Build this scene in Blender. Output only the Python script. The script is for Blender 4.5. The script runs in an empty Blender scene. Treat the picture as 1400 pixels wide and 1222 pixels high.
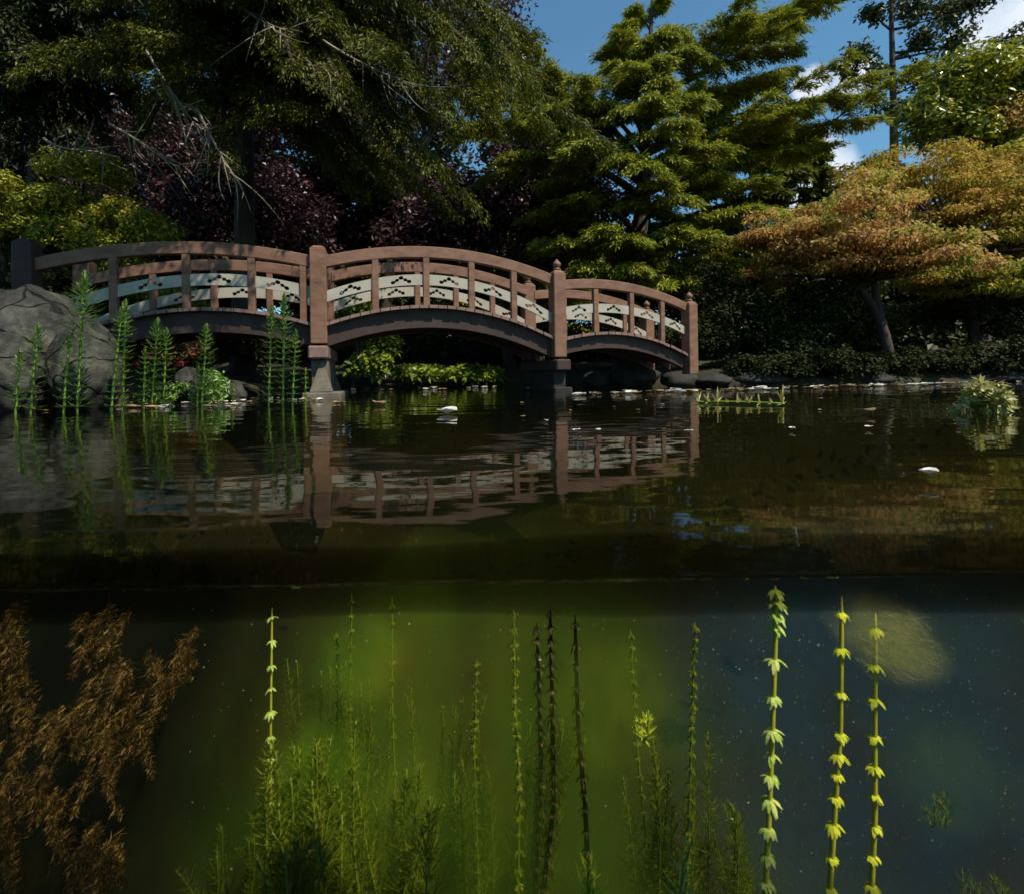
import bpy, bmesh, math, random
import numpy as np
from mathutils import Vector, Matrix, noise as mnoise

S = bpy.context.scene
COL = S.collection
rng = np.random.default_rng(7)
random.seed(7)
R = math.radians

# ------------------------------------------------------------------ camera
H = 0.22            # camera height over the water
FPX = 700.0         # focal length in photo pixels
ROLL = R(0.8)
FRONT = 0.60       # where the water meets the glass of the camera housing
cam_d = bpy.data.cameras.new('camera')
cam_d.sensor_width = 36.0
cam_d.lens = 18.0
cam_d.shift_y = -95.0 / 1400.0
cam_d.clip_start = 0.02
cam_d.clip_end = 2000
cam_d.dof.use_dof = True
cam_d.dof.focus_distance = 2.2
cam_d.dof.aperture_fstop = 4.5
cam = bpy.data.objects.new('camera', cam_d)
COL.objects.link(cam)
cam.matrix_world = Matrix.Translation((0, 0, H)) @ Matrix.Rotation(R(90), 4, 'X') @ Matrix.Rotation(-ROLL, 4, 'Z')
S.camera = cam

# ------------------------------------------------------------------ light
SUN_EL, SUN_AZ = R(55), R(129)      # azimuth clockwise from +Y: behind the camera, to its right
sun_dir = Vector((math.sin(SUN_AZ) * math.cos(SUN_EL), math.cos(SUN_AZ) * math.cos(SUN_EL), math.sin(SUN_EL)))
sl = bpy.data.lights.new('sun', 'SUN')
sl.energy = 5.0
sl.angle = R(0.5)
sl.color = (1.0, 0.92, 0.78)
so = bpy.data.objects.new('sun', sl)
COL.objects.link(so)
so.rotation_euler = sun_dir.to_track_quat('Z', 'Y').to_euler()
so.location = sun_dir * 60

W = bpy.data.worlds.new('World')
S.world = W
W.use_nodes = True
nt = W.node_tree
nt.nodes.clear()
def N(tree, typ, **kw):
    n = tree.nodes.new(typ)
    for k, v in kw.items():
        if k == 'op': n.operation = v
        else: setattr(n, k, v)
    return n
def pix_dir(px, py):
    u, v = (px - 700) / FPX, (516 - py) / FPX
    return Vector((u * math.cos(ROLL) + v * math.sin(ROLL), 1, -u * math.sin(ROLL) + v * math.cos(ROLL))).normalized()
sky = N(nt, 'ShaderNodeTexSky', sky_type='NISHITA')
sky.sun_disc = False
sky.sun_elevation = SUN_EL
sky.sun_rotation = SUN_AZ
sky.air_density = 1.0
sky.dust_density = 0.3
sky.ozone_density = 1.2
tc = N(nt, 'ShaderNodeTexCoord')
noi = N(nt, 'ShaderNodeTexNoise')
noi.inputs['Scale'].default_value = 9.0
noi.inputs['Detail'].default_value = 7
noi.inputs['Roughness'].default_value = 0.62
nt.links.new(tc.outputs['Generated'], noi.inputs['Vector'])
mask = None
for (px, py, r) in ((1110, 118, 1.7), (1165, 108, 1.9), (1385, 20, 3.4), (1335, 48, 2.0), (1110, 240, 3.6), (1240, 372, 4.5)):
    d = pix_dir(px, py)
    dot = N(nt, 'ShaderNodeVectorMath', op='DOT_PRODUCT')
    nt.links.new(tc.outputs['Generated'], dot.inputs[0])
    dot.inputs[1].default_value = d
    mr = N(nt, 'ShaderNodeMapRange', interpolation_type='SMOOTHSTEP')
    mr.inputs['From Min'].default_value = math.cos(R(r * 1.5))
    mr.inputs['From Max'].default_value = math.cos(R(r * 0.3))
    nt.links.new(dot.outputs['Value'], mr.inputs['Value'])
    if mask is None: mask = mr.outputs[0]
    else:
        mx = N(nt, 'ShaderNodeMath', op='MAXIMUM')
        nt.links.new(mask, mx.inputs[0]); nt.links.new(mr.outputs[0], mx.inputs[1]); mask = mx.outputs[0]
ad = N(nt, 'ShaderNodeMath', op='ADD')
nt.links.new(mask, ad.inputs[0]); nt.links.new(noi.outputs['Fac'], ad.inputs[1])
cr = N(nt, 'ShaderNodeMapRange', interpolation_type='SMOOTHSTEP')
cr.inputs['From Min'].default_value = 0.95
cr.inputs['From Max'].default_value = 1.75
nt.links.new(ad.outputs[0], cr.inputs['Value'])
mixc = N(nt, 'ShaderNodeMix', data_type='RGBA')
nt.links.new(cr.outputs[0], mixc.inputs['Factor'])
tint = N(nt, 'ShaderNodeMix', data_type='RGBA', blend_type='MULTIPLY'); tint.inputs['Factor'].default_value = 1.0
nt.links.new(sky.outputs['Color'], tint.inputs['A']); tint.inputs['B'].default_value = (0.74, 1.14, 1.16, 1)
nt.links.new(tint.outputs['Result'], mixc.inputs['A'])
mixc.inputs['B'].default_value = (7.6, 8.0, 8.6, 1)
bg = N(nt, 'ShaderNodeBackground')
bg.inputs['Strength'].default_value = 0.095
nt.links.new(mixc.outputs['Result'], bg.inputs['Color'])
wo = N(nt, 'ShaderNodeOutputWorld')
nt.links.new(bg.outputs[0], wo.inputs['Surface'])

S.view_settings.view_transform = 'Standard'
S.view_settings.look = 'None'
S.view_settings.exposure = 0.42
S.view_settings.gamma = 1
S.render.engine = 'CYCLES'
cy = S.cycles
cy.use_denoising = True
cy.caustics_reflective = False
cy.caustics_refractive = False
cy.max_bounces = 8
cy.diffuse_bounces = 2
cy.glossy_bounces = 3
cy.transmission_bounces = 4
cy.transparent_max_bounces = 12
cy.volume_bounces = 0
cy.sample_clamp_indirect = 4.0

# ------------------------------------------------------------------ placing by the photo's perspective
def P(px, py, Y):
    u, v = (px - 700) / FPX, (516 - py) / FPX
    return Vector(((u * math.cos(ROLL) + v * math.sin(ROLL)) * Y, Y, H + (-u * math.sin(ROLL) + v * math.cos(ROLL)) * Y))
def Z(px, py, Y): return P(px, py, Y).z
def X(px, Y): return P(px, 516, Y).x

# ------------------------------------------------------------------ naming
def tag(o, label=None, cat=None, group=None, kind=None):
    if label: o['label'] = label
    if cat: o['category'] = cat
    if group: o['group'] = group
    if kind: o['kind'] = kind
    return o
def empty(name, loc, label, cat, group=None):
    o = bpy.data.objects.new(name, None)
    o.location = loc
    o.empty_display_size = 0.1
    COL.objects.link(o)
    return tag(o, label, cat, group)
def link(name, me, mat, parent=None):
    o = bpy.data.objects.new(name, me)
    COL.objects.link(o)
    if mat is not None:
        for m in (mat if isinstance(mat, (list, tuple)) else [mat]): me.materials.append(m)
    if parent is not None:
        o.parent = parent
        o.matrix_parent_inverse = Matrix.Translation(-Vector(parent.location)) if parent.parent is None else Matrix.Identity(4)
    return o
def sub(o):     # a mesh whose vertices are already in world coordinates, under a part of the same kind
    o.matrix_parent_inverse = Matrix.Identity(4)
    return o

# ------------------------------------------------------------------ mesh helpers
def mesh_np(name, V, F, smooth=False):
    """V (n,3), F (m,k) integer array with constant k"""
    V = np.asarray(V, dtype=np.float32); F = np.asarray(F, dtype=np.int32)
    me = bpy.data.meshes.new(name)
    me.vertices.add(len(V)); me.vertices.foreach_set('co', V.ravel())
    m, k = F.shape
    me.loops.add(m * k); me.loops.foreach_set('vertex_index', F.ravel())
    me.polygons.add(m)
    me.polygons.foreach_set('loop_start', np.arange(0, m * k, k, dtype=np.int32))
    me.polygons.foreach_set('loop_total', np.full(m, k, dtype=np.int32))
    me.polygons.foreach_set('use_smooth', np.full(m, smooth, dtype=bool))
    me.update(calc_edges=True)
    me.validate()
    return me
class MB:
    def __init__(s): s.v = []; s.f = []
    def add(s, V, F):
        o = len(s.v)
        s.v += [tuple(p) for p in V]
        s.f += [tuple(i + o for i in f) for f in F]
        return s
    def box(s, c, size, rz=0, taper=1.0):
        x, y, z = size[0] / 2, size[1] / 2, size[2] / 2
        V = []
        for k, zz in ((1.0, -z), (taper, z)):
            for a, b in ((-x, -y), (x, -y), (x, y), (-x, y)):
                p = Vector((a * k, b * k, 0)); p.rotate(Matrix.Rotation(rz, 3, 'Z'))
                V.append((c[0] + p.x, c[1] + p.y, c[2] + zz))
        return s.add(V, [(3, 2, 1, 0), (4, 5, 6, 7), (0, 1, 5, 4), (1, 2, 6, 5), (2, 3, 7, 6), (3, 0, 4, 7)])
    def tube(s, pts, rad, n=7, cap=True):
        pts = [Vector(p) for p in pts]
        V, F = [], []
        up = Vector((0.13, 0.21, 1)).normalized()
        for i, p in enumerate(pts):
            t = (pts[min(i + 1, len(pts) - 1)] - pts[max(i - 1, 0)])
            if t.length < 1e-9: t = Vector((0, 0, 1))
            t.normalize()
            a = t.cross(up)
            if a.length < 0.05: a = t.cross(Vector((1, 0, 0)))
            a.normalize(); b = t.cross(a)
            r = rad[i] if hasattr(rad, '__len__') else rad
            for k in range(n):
                an = 2 * math.pi * k / n
                V.append(p + (a * math.cos(an) + b * math.sin(an)) * r)
        for i in range(len(pts) - 1):
            for k in range(n):
                F.append((i * n + k, i * n + (k + 1) % n, (i + 1) * n + (k + 1) % n, (i + 1) * n + k))
        if cap:
            F.append(tuple(range(n - 1, -1, -1))); F.append(tuple(range((len(pts) - 1) * n, len(pts) * n)))
        return s.add(V, F)
    def lathe(s, c, prof, n=14):
        V, F = [], []
        for (r, z) in prof:
            for k in range(n):
                an = 2 * math.pi * k / n
                V.append((c[0] + r * math.cos(an), c[1] + r * math.sin(an), c[2] + z))
        for i in range(len(prof) - 1):
            for k in range(n):
                F.append((i * n + k, i * n + (k + 1) % n, (i + 1) * n + (k + 1) % n, (i + 1) * n + k))
        F.append(tuple(range(n - 1, -1, -1))); F.append(tuple(range((len(prof) - 1) * n, len(prof) * n)))
        return s.add(V, F)
    def build(s, name, mat, parent=None, smooth=False, bevel=0):
        me = bpy.data.meshes.new(name)
        me.from_pydata(s.v, [], s.f)
        bm = bmesh.new(); bm.from_mesh(me)
        bmesh.ops.recalc_face_normals(bm, faces=bm.faces)
        if bevel:
            bmesh.ops.bevel(bm, geom=[e for e in bm.edges if e.calc_face_angle(0) > 0.6], offset=bevel, segments=1, affect='EDGES', clamp_overlap=True)
        bm.to_mesh(me); bm.free()
        if smooth:
            me.polygons.foreach_set('use_smooth', [True] * len(me.polygons))
        me.update()
        return link(name, me, mat, parent)

# ------------------------------------------------------------------ materials
def material(name):
    m = bpy.data.materials.new(name)
    m.use_nodes = True
    t = m.node_tree
    t.nodes.clear()
    o = N(t, 'ShaderNodeOutputMaterial')
    return m, t, o
def ramp(t, fac, stops):
    r = N(t, 'ShaderNodeValToRGB')
    e = r.color_ramp.elements
    while len(e) < len(stops): e.new(0.5)
    for i, (p, c) in enumerate(stops):
        e[i].position = p; e[i].color = (*c, 1)
    t.links.new(fac, r.inputs['Fac'])
    return r.outputs['Color']
def noise(t, scale, detail=4, rough=0.6, coord='Object', stretch=None):
    c = N(t, 'ShaderNodeTexCoord')
    n = N(t, 'ShaderNodeTexNoise')
    n.inputs['Scale'].default_value = scale; n.inputs['Detail'].default_value = detail; n.inputs['Roughness'].default_value = rough
    if stretch:
        mp = N(t, 'ShaderNodeMapping'); mp.inputs['Scale'].default_value = stretch
        t.links.new(c.outputs[coord], mp.inputs['Vector']); t.links.new(mp.outputs[0], n.inputs['Vector'])
    else: t.links.new(c.outputs[coord], n.inputs['Vector'])
    return n.outputs['Fac']
def solid(name, stops, scale=6, rough=0.6, bump=0.15, bscale=40, stretch=None, spec=0.3, bdist=0.01):
    m, t, o = material(name)
    b = N(t, 'ShaderNodeBsdfPrincipled')
    t.links.new(ramp(t, noise(t, scale, 6, 0.62, stretch=stretch), stops), b.inputs['Base Color'])
    b.inputs['Roughness'].default_value = rough
    b.inputs['Specular IOR Level'].default_value = spec
    bp = N(t, 'ShaderNodeBump'); bp.inputs['Strength'].default_value = bump; bp.inputs['Distance'].default_value = bdist
    t.links.new(noise(t, bscale, 5, 0.65, stretch=stretch), bp.inputs['Height'])
    t.links.new(bp.outputs[0], b.inputs['Normal'])
    t.links.new(b.outputs[0], o.inputs['Surface'])
    return m
def leafmat(name, stops, trans=0.35, rough=0.5, spec=0.25, patch=None, pscale=0.8):
    """leaf colour differs from leaf to leaf (random per island); patch: second colour set in drifts"""
    m, t, o = material(name)
    g = N(t, 'ShaderNodeNewGeometry')
    col = ramp(t, g.outputs['Random Per Island'], stops)
    if patch:
        c2 = ramp(t, g.outputs['Random Per Island'], patch)
        f = noise(t, pscale, 3, 0.6)
        mr = N(t, 'ShaderNodeMapRange'); mr.inputs['From Min'].default_value = 0.44; mr.inputs['From Max'].default_value = 0.58
        t.links.new(f, mr.inputs['Value'])
        mx = N(t, 'ShaderNodeMix', data_type='RGBA')
        t.links.new(mr.outputs[0], mx.inputs['Factor']); t.links.new(col, mx.inputs['A']); t.links.new(c2, mx.inputs['B'])
        col = mx.outputs['Result']
    b = N(t, 'ShaderNodeBsdfPrincipled')
    b.inputs['Roughness'].default_value = rough; b.inputs['Specular IOR Level'].default_value = spec
    tr = N(t, 'ShaderNodeBsdfTranslucent')
    t.links.new(col, b.inputs['Base Color']); t.links.new(col, tr.inputs['Color'])
    ms = N(t, 'ShaderNodeMixShader'); ms.inputs[0].default_value = trans
    t.links.new(b.outputs[0], ms.inputs[1]); t.links.new(tr.outputs[0], ms.inputs[2])
    t.links.new(ms.outputs[0], o.inputs['Surface'])
    return m

M = {}
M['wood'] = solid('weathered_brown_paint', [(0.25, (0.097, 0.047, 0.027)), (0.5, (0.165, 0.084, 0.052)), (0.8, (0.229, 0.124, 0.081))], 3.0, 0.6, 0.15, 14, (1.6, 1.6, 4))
M['wood_dark'] = solid('dark_timber', [(0.2, (0.02, 0.012, 0.01)), (0.55, (0.042, 0.025, 0.02)), (0.85, (0.07, 0.043, 0.035))], 4.0, 0.7, 0.3, 25)
M['plank'] = solid('deck_plank_timber', [(0.2, (0.11, 0.07, 0.055)), (0.55, (0.19, 0.12, 0.1)), (0.85, (0.30, 0.2, 0.16))], 5.0, 0.75, 0.3, 30)
M['cream'] = solid('cream_board_paint', [(0.2, (0.239, 0.223, 0.171)), (0.5, (0.339, 0.311, 0.248)), (0.85, (0.408, 0.372, 0.315))], 3.0, 0.55, 0.1, 30)
M['concrete'] = solid('stained_concrete', [(0.2, (0.054, 0.046, 0.034)), (0.5, (0.120, 0.103, 0.078)), (0.68, (0.162, 0.142, 0.109)), (0.85, (0.180, 0.091, 0.031))], 4.0, 0.85, 0.4, 40)
M['rock'] = solid('grey_boulder', [(0.30, (0.014, 0.015, 0.013)), (0.46, (0.034, 0.034, 0.030)), (0.58, (0.066, 0.064, 0.056)), (0.66, (0.10, 0.098, 0.084)), (0.72, (0.07, 0.068, 0.058))], 5.5, 0.85, 0.9, 8, bdist=0.06)
def boulder_material():
    m, t, o = material('grey_boulder')
    b = N(t, 'ShaderNodeBsdfPrincipled'); b.inputs['Roughness'].default_value = 0.9; b.inputs['Specular IOR Level'].default_value = 0.15
    fine = noise(t, 16, 8, 0.7); big = noise(t, 2.2, 5, 0.6); lich = noise(t, 6.5, 6, 0.7)
    base = ramp(t, big, [(0.34, (0.016, 0.017, 0.015)), (0.5, (0.040, 0.040, 0.035)), (0.64, (0.085, 0.083, 0.072))])
    f2 = ramp(t, fine, [(0.3, (0.55, 0.55, 0.55)), (0.7, (1.35, 1.35, 1.3))])
    mu = N(t, 'ShaderNodeMix', data_type='RGBA', blend_type='MULTIPLY'); mu.inputs['Factor'].default_value = 1
    t.links.new(base, mu.inputs['A']); t.links.new(f2, mu.inputs['B'])
    lm = N(t, 'ShaderNodeMapRange'); lm.inputs['From Min'].default_value = 0.6; lm.inputs['From Max'].default_value = 0.68; lm.inputs['To Max'].default_value = 0.7
    t.links.new(lich, lm.inputs['Value'])
    ml = N(t, 'ShaderNodeMix', data_type='RGBA'); t.links.new(lm.outputs[0], ml.inputs['Factor']); t.links.new(mu.outputs['Result'], ml.inputs['A']); ml.inputs['B'].default_value = (0.11, 0.115, 0.08, 1)
    # cracks
    c = N(t, 'ShaderNodeTexCoord'); ds = N(t, 'ShaderNodeTexNoise'); ds.inputs['Scale'].default_value = 3; t.links.new(c.outputs['Object'], ds.inputs['Vector'])
    av = N(t, 'ShaderNodeMix', data_type='RGBA', blend_type='ADD'); av.inputs['Factor'].default_value = 0.35; t.links.new(c.outputs['Object'], av.inputs['A']); t.links.new(ds.outputs['Color'], av.inputs['B'])
    vo = N(t, 'ShaderNodeTexVoronoi', feature='DISTANCE_TO_EDGE'); vo.inputs['Scale'].default_value = 1.9; t.links.new(av.outputs['Result'], vo.inputs['Vector'])
    ck = N(t, 'ShaderNodeMapRange'); ck.inputs['From Max'].default_value = 0.022; t.links.new(vo.outputs['Distance'], ck.inputs['Value'])
    mc = N(t, 'ShaderNodeMix', data_type='RGBA'); t.links.new(ck.outputs[0], mc.inputs['Factor']); mc.inputs['A'].default_value = (0.010, 0.010, 0.008, 1); t.links.new(ml.outputs['Result'], mc.inputs['B'])
    t.links.new(mc.outputs['Result'], b.inputs['Base Color'])
    b1 = N(t, 'ShaderNodeBump'); b1.inputs['Strength'].default_value = 0.8; b1.inputs['Distance'].default_value = 0.05; t.links.new(ck.outputs[0], b1.inputs['Height'])
    b2 = N(t, 'ShaderNodeBump'); b2.inputs['Strength'].default_value = 0.8; b2.inputs['Distance'].default_value = 0.03; t.links.new(fine, b2.inputs['Height']); t.links.new(b1.outputs[0], b2.inputs['Normal'])
    t.links.new(b2.outputs[0], b.inputs['Normal']); t.links.new(b.outputs[0], o.inputs['Surface'])
    return m
M['rock'] = boulder_material()
M['dark_rock'] = solid('shaded_edging_stone', [(0.25, (0.008, 0.008, 0.007)), (0.6, (0.025, 0.023, 0.02)), (0.85, (0.07, 0.06, 0.055))], 5, 0.8, 0.6, 20, bdist=0.03)  # shade on the right bank is put into this dark stone colour
M['wet_rock'] = solid('wet_algal_rock', [(0.25, (0.001, 0.001, 0.000)), (0.6, (0.001, 0.001, 0.001)), (0.85, (0.003, 0.002, 0.002))], 6, 1.0, 0.4, 9, spec=0.02, bdist=0.05)
M['soil'] = solid('mossy_soil', [(0.3, (0.018, 0.014, 0.008)), (0.5, (0.03, 0.028, 0.012)), (0.7, (0.045, 0.05, 0.016))], 1.2, 0.95, 0.6, 20, bdist=0.03)
M['bark'] = solid('dark_bark', [(0.3, (0.025, 0.018, 0.013)), (0.6, (0.06, 0.045, 0.034)), (0.85, (0.12, 0.10, 0.08))], 8, 0.9, 0.6, 26, (1, 1, 0.3), bdist=0.02)
M['twig'] = solid('pale_bare_twig', [(0.3, (0.125, 0.102, 0.072)), (0.7, (0.325, 0.282, 0.209))], 5, 0.9, 0.3, 30)
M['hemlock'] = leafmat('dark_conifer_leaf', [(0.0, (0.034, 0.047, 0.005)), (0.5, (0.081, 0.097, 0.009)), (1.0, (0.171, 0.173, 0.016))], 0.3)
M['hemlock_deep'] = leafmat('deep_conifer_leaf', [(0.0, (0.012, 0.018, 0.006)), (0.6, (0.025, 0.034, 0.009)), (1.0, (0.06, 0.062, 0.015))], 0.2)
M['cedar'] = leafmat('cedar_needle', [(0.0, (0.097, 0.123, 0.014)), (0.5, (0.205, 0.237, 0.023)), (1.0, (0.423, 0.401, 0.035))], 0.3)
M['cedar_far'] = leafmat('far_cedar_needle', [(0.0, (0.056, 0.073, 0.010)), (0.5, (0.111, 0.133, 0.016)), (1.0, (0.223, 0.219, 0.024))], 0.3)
M['purple'] = leafmat('purple_leaf', [(0.0, (0.023, 0.009, 0.012)), (0.6, (0.055, 0.022, 0.026)), (1.0, (0.124, 0.058, 0.058))], 0.2, 0.4, 0.4)
M['yellow_conifer'] = leafmat('golden_conifer_spray', [(0.0, (0.118, 0.136, 0.013)), (0.5, (0.258, 0.261, 0.024)), (1.0, (0.416, 0.386, 0.041))], 0.3)
M['maple_orange'] = leafmat('orange_maple_leaf', [(0.0, (0.314, 0.149, 0.046)), (0.5, (0.514, 0.282, 0.083)), (1.0, (0.628, 0.447, 0.182))], 0.45, 0.6, 0.12,
    patch=[(0.0, (0.158, 0.199, 0.031)), (0.6, (0.314, 0.333, 0.046)), (1.0, (0.485, 0.333, 0.076))], pscale=0.9)
M['maple_gold'] = leafmat('gold_maple_leaf', [(0.0, (0.185, 0.194, 0.022)), (0.5, (0.342, 0.314, 0.032)), (1.0, (0.514, 0.404, 0.062))], 0.45, 0.6, 0.12,
    patch=[(0.0, (0.300, 0.165, 0.037)), (0.6, (0.485, 0.299, 0.056)), (1.0, (0.571, 0.404, 0.099))], pscale=0.7)
M['rhodo'] = leafmat('glossy_leaf', [(0.0, (0.099, 0.124, 0.009)), (0.6, (0.230, 0.247, 0.013)), (1.0, (0.427, 0.397, 0.020))], 0.2, 0.3, 0.5)
M['dull_leaf'] = leafmat('dull_leaf', [(0.0, (0.026, 0.039, 0.010)), (0.6, (0.058, 0.072, 0.017)), (1.0, (0.117, 0.111, 0.026))], 0.25, 0.45, 0.3)
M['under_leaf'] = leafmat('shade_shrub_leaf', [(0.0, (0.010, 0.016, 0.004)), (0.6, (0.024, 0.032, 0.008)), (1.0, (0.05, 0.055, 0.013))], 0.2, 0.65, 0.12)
M['bright_leaf'] = leafmat('bright_leaf', [(0.0, (0.081, 0.127, 0.012)), (0.6, (0.161, 0.230, 0.020)), (1.0, (0.276, 0.322, 0.040))], 0.35, 0.4, 0.35)
M['azalea'] = leafmat('azalea_leaf', [(0.0, (0.05, 0.055, 0.015)), (0.5, (0.12, 0.10, 0.03)), (0.8, (0.20, 0.12, 0.06)), (1.0, (0.36, 0.06, 0.09))], 0.3)
M['pink'] = leafmat('pink_petal', [(0.0, (0.42, 0.05, 0.09)), (1.0, (0.6, 0.13, 0.17))], 0.3)
M['mare_stem'] = solid('reed_stem_green', [(0.3, (0.094, 0.152, 0.016)), (0.7, (0.187, 0.270, 0.032))], 12, 0.45, 0.05)
M['mare_leaf'] = leafmat('reed_leaf_green', [(0.0, (0.058, 0.133, 0.014)), (0.6, (0.126, 0.243, 0.033)), (1.0, (0.344, 0.420, 0.150))], 0.3, 0.4, 0.4)
M['pale_leaf'] = leafmat('pale_waterweed_leaf', [(0.0, (0.18, 0.18, 0.03)), (0.6, (0.36, 0.34, 0.08)), (1.0, (0.6, 0.55, 0.32))], 0.3)
M['petal'] = leafmat('fallen_petal', [(0.0, (0.2, 0.11, 0.05)), (0.45, (0.35, 0.25, 0.14)), (1.0, (0.72, 0.68, 0.6))], 0.2)
M['sub_stem'] = solid('submerged_stem', [(0.3, (0.403, 0.442, 0.044)), (0.7, (0.595, 0.595, 0.070))], 14, 0.6, 0.1)
M['sub_leaf'] = leafmat('submerged_leaf', [(0.0, (0.485, 0.650, 0.047)), (0.5, (0.808, 0.900, 0.070)), (1.0, (0.900, 0.900, 0.140))], 0.3, 0.6, 0.1)
M['sub_leaf_pale'] = leafmat('submerged_pale_leaf', [(0.0, (0.386, 0.637, 0.106)), (0.5, (0.619, 0.841, 0.232)), (1.0, (0.850, 0.900, 0.402))], 0.3, 0.6, 0.1)
M['sub_dark'] = leafmat('old_submerged_leaf', [(0.0, (0.006, 0.007, 0.002)), (0.8, (0.021, 0.018, 0.006)), (1.0, (0.180, 0.120, 0.018))], 0.2)
M['milfoil'] = leafmat('milfoil_leaf', [(0.0, (0.044, 0.076, 0.005)), (0.6, (0.110, 0.164, 0.010)), (1.0, (0.294, 0.315, 0.032))], 0.35, 0.6, 0.1)
M['algae_brown'] = leafmat('brown_algae', [(0.0, (0.016, 0.011, 0.004)), (0.45, (0.06, 0.04, 0.012)), (0.75, (0.22, 0.14, 0.045)), (1.0, (0.62, 0.40, 0.13))], 0.35, 0.7, 0.1)
M['algae_floss'] = leafmat('floss_algae', [(0.0, (0.35, 0.38, 0.12)), (1.0, (0.65, 0.68, 0.32))], 0.4, 0.7, 0.1)
M['speck'] = solid('pale_speck', [(0.3, (0.5, 0.5, 0.45)), (0.7, (0.75, 0.75, 0.7))], 20, 0.6, 0)

# ------------------------------------------------------------------ ground
POND = np.array([(-5.6, -2.2), (-5.3, 3.5), (-4.9, 5.0), (-4.5, 6.4), (-3.9, 8.0), (-4.4, 10), (-4.2, 11.4), (-3.2, 12.3), (0.0, 12.6), (1.4, 11.8), (2.6, 10.2), (4.0, 9.4), (7, 9.5), (12, 10.0), (16, 7), (16, -2.2)])
def pond_sd(x, y):
    p = np.stack([x, y], -1).astype(float)
    d = np.full(x.shape, 1e9); inside = np.zeros(x.shape, bool)
    n = len(POND)
    for i in range(n):
        a, b = POND[i], POND[(i + 1) % n]
        ab = b - a
        t = np.clip(((p - a) @ ab) / (ab @ ab), 0, 1)
        d = np.minimum(d, np.linalg.norm(p - (a + t[..., None] * ab), axis=-1))
        c = ((a[1] > y) != (b[1] > y)) & (x < (b[0] - a[0]) * (y - a[1]) / (b[1] - a[1] + 1e-12) + a[0])
        inside ^= c
    return np.where(inside, -d, d)
def ground_z(x, y):
    x = np.asarray(x, float); y = np.asarray(y, float)
    s = pond_sd(x, y)
    wob = 0.09 * np.sin(x * 1.7 + 1) * np.cos(y * 1.3) + 0.05 * np.sin(x * 4.1 + y * 2.3)
    out = 0.02 + 0.30 * (1 - np.exp(-np.maximum(s, 0) / 0.7)) + 0.055 * np.minimum(np.maximum(s, 0), 25) + wob * np.minimum(np.maximum(s, 0), 1)
    ins = -2.4 * (1 - np.exp(np.minimum(s, 0) / 0.7))
    return np.where(s > 0, out, ins)
def gz(x, y): return float(ground_z(np.array([x]), np.array([y]))[0])
gx = np.concatenate([[-300, -120, -60, -40, -28, -20], np.arange(-16, 22, 0.3), [26, 34, 46, 70, 130, 300]])
gy = np.concatenate([[-200, -80, -40, -20, -12, -8], np.arange(-5, 22, 0.3), [24, 27, 32, 40, 55, 80, 150, 400]])
GX, GY = np.meshgrid(gx, gy)
GZ = ground_z(GX, GY)
nx, ny = len(gx), len(gy)
idx = np.arange(nx * ny).reshape(ny, nx)
F = np.stack([idx[:-1, :-1], idx[:-1, 1:], idx[1:, 1:], idx[1:, :-1]], -1).reshape(-1, 4)
o = link('ground', mesh_np('ground', np.stack([GX, GY, GZ], -1).reshape(-1, 3), F, True), M['soil'])
tag(o, 'dark mossy soil of the banks and the pond bed', kind='structure')

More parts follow.
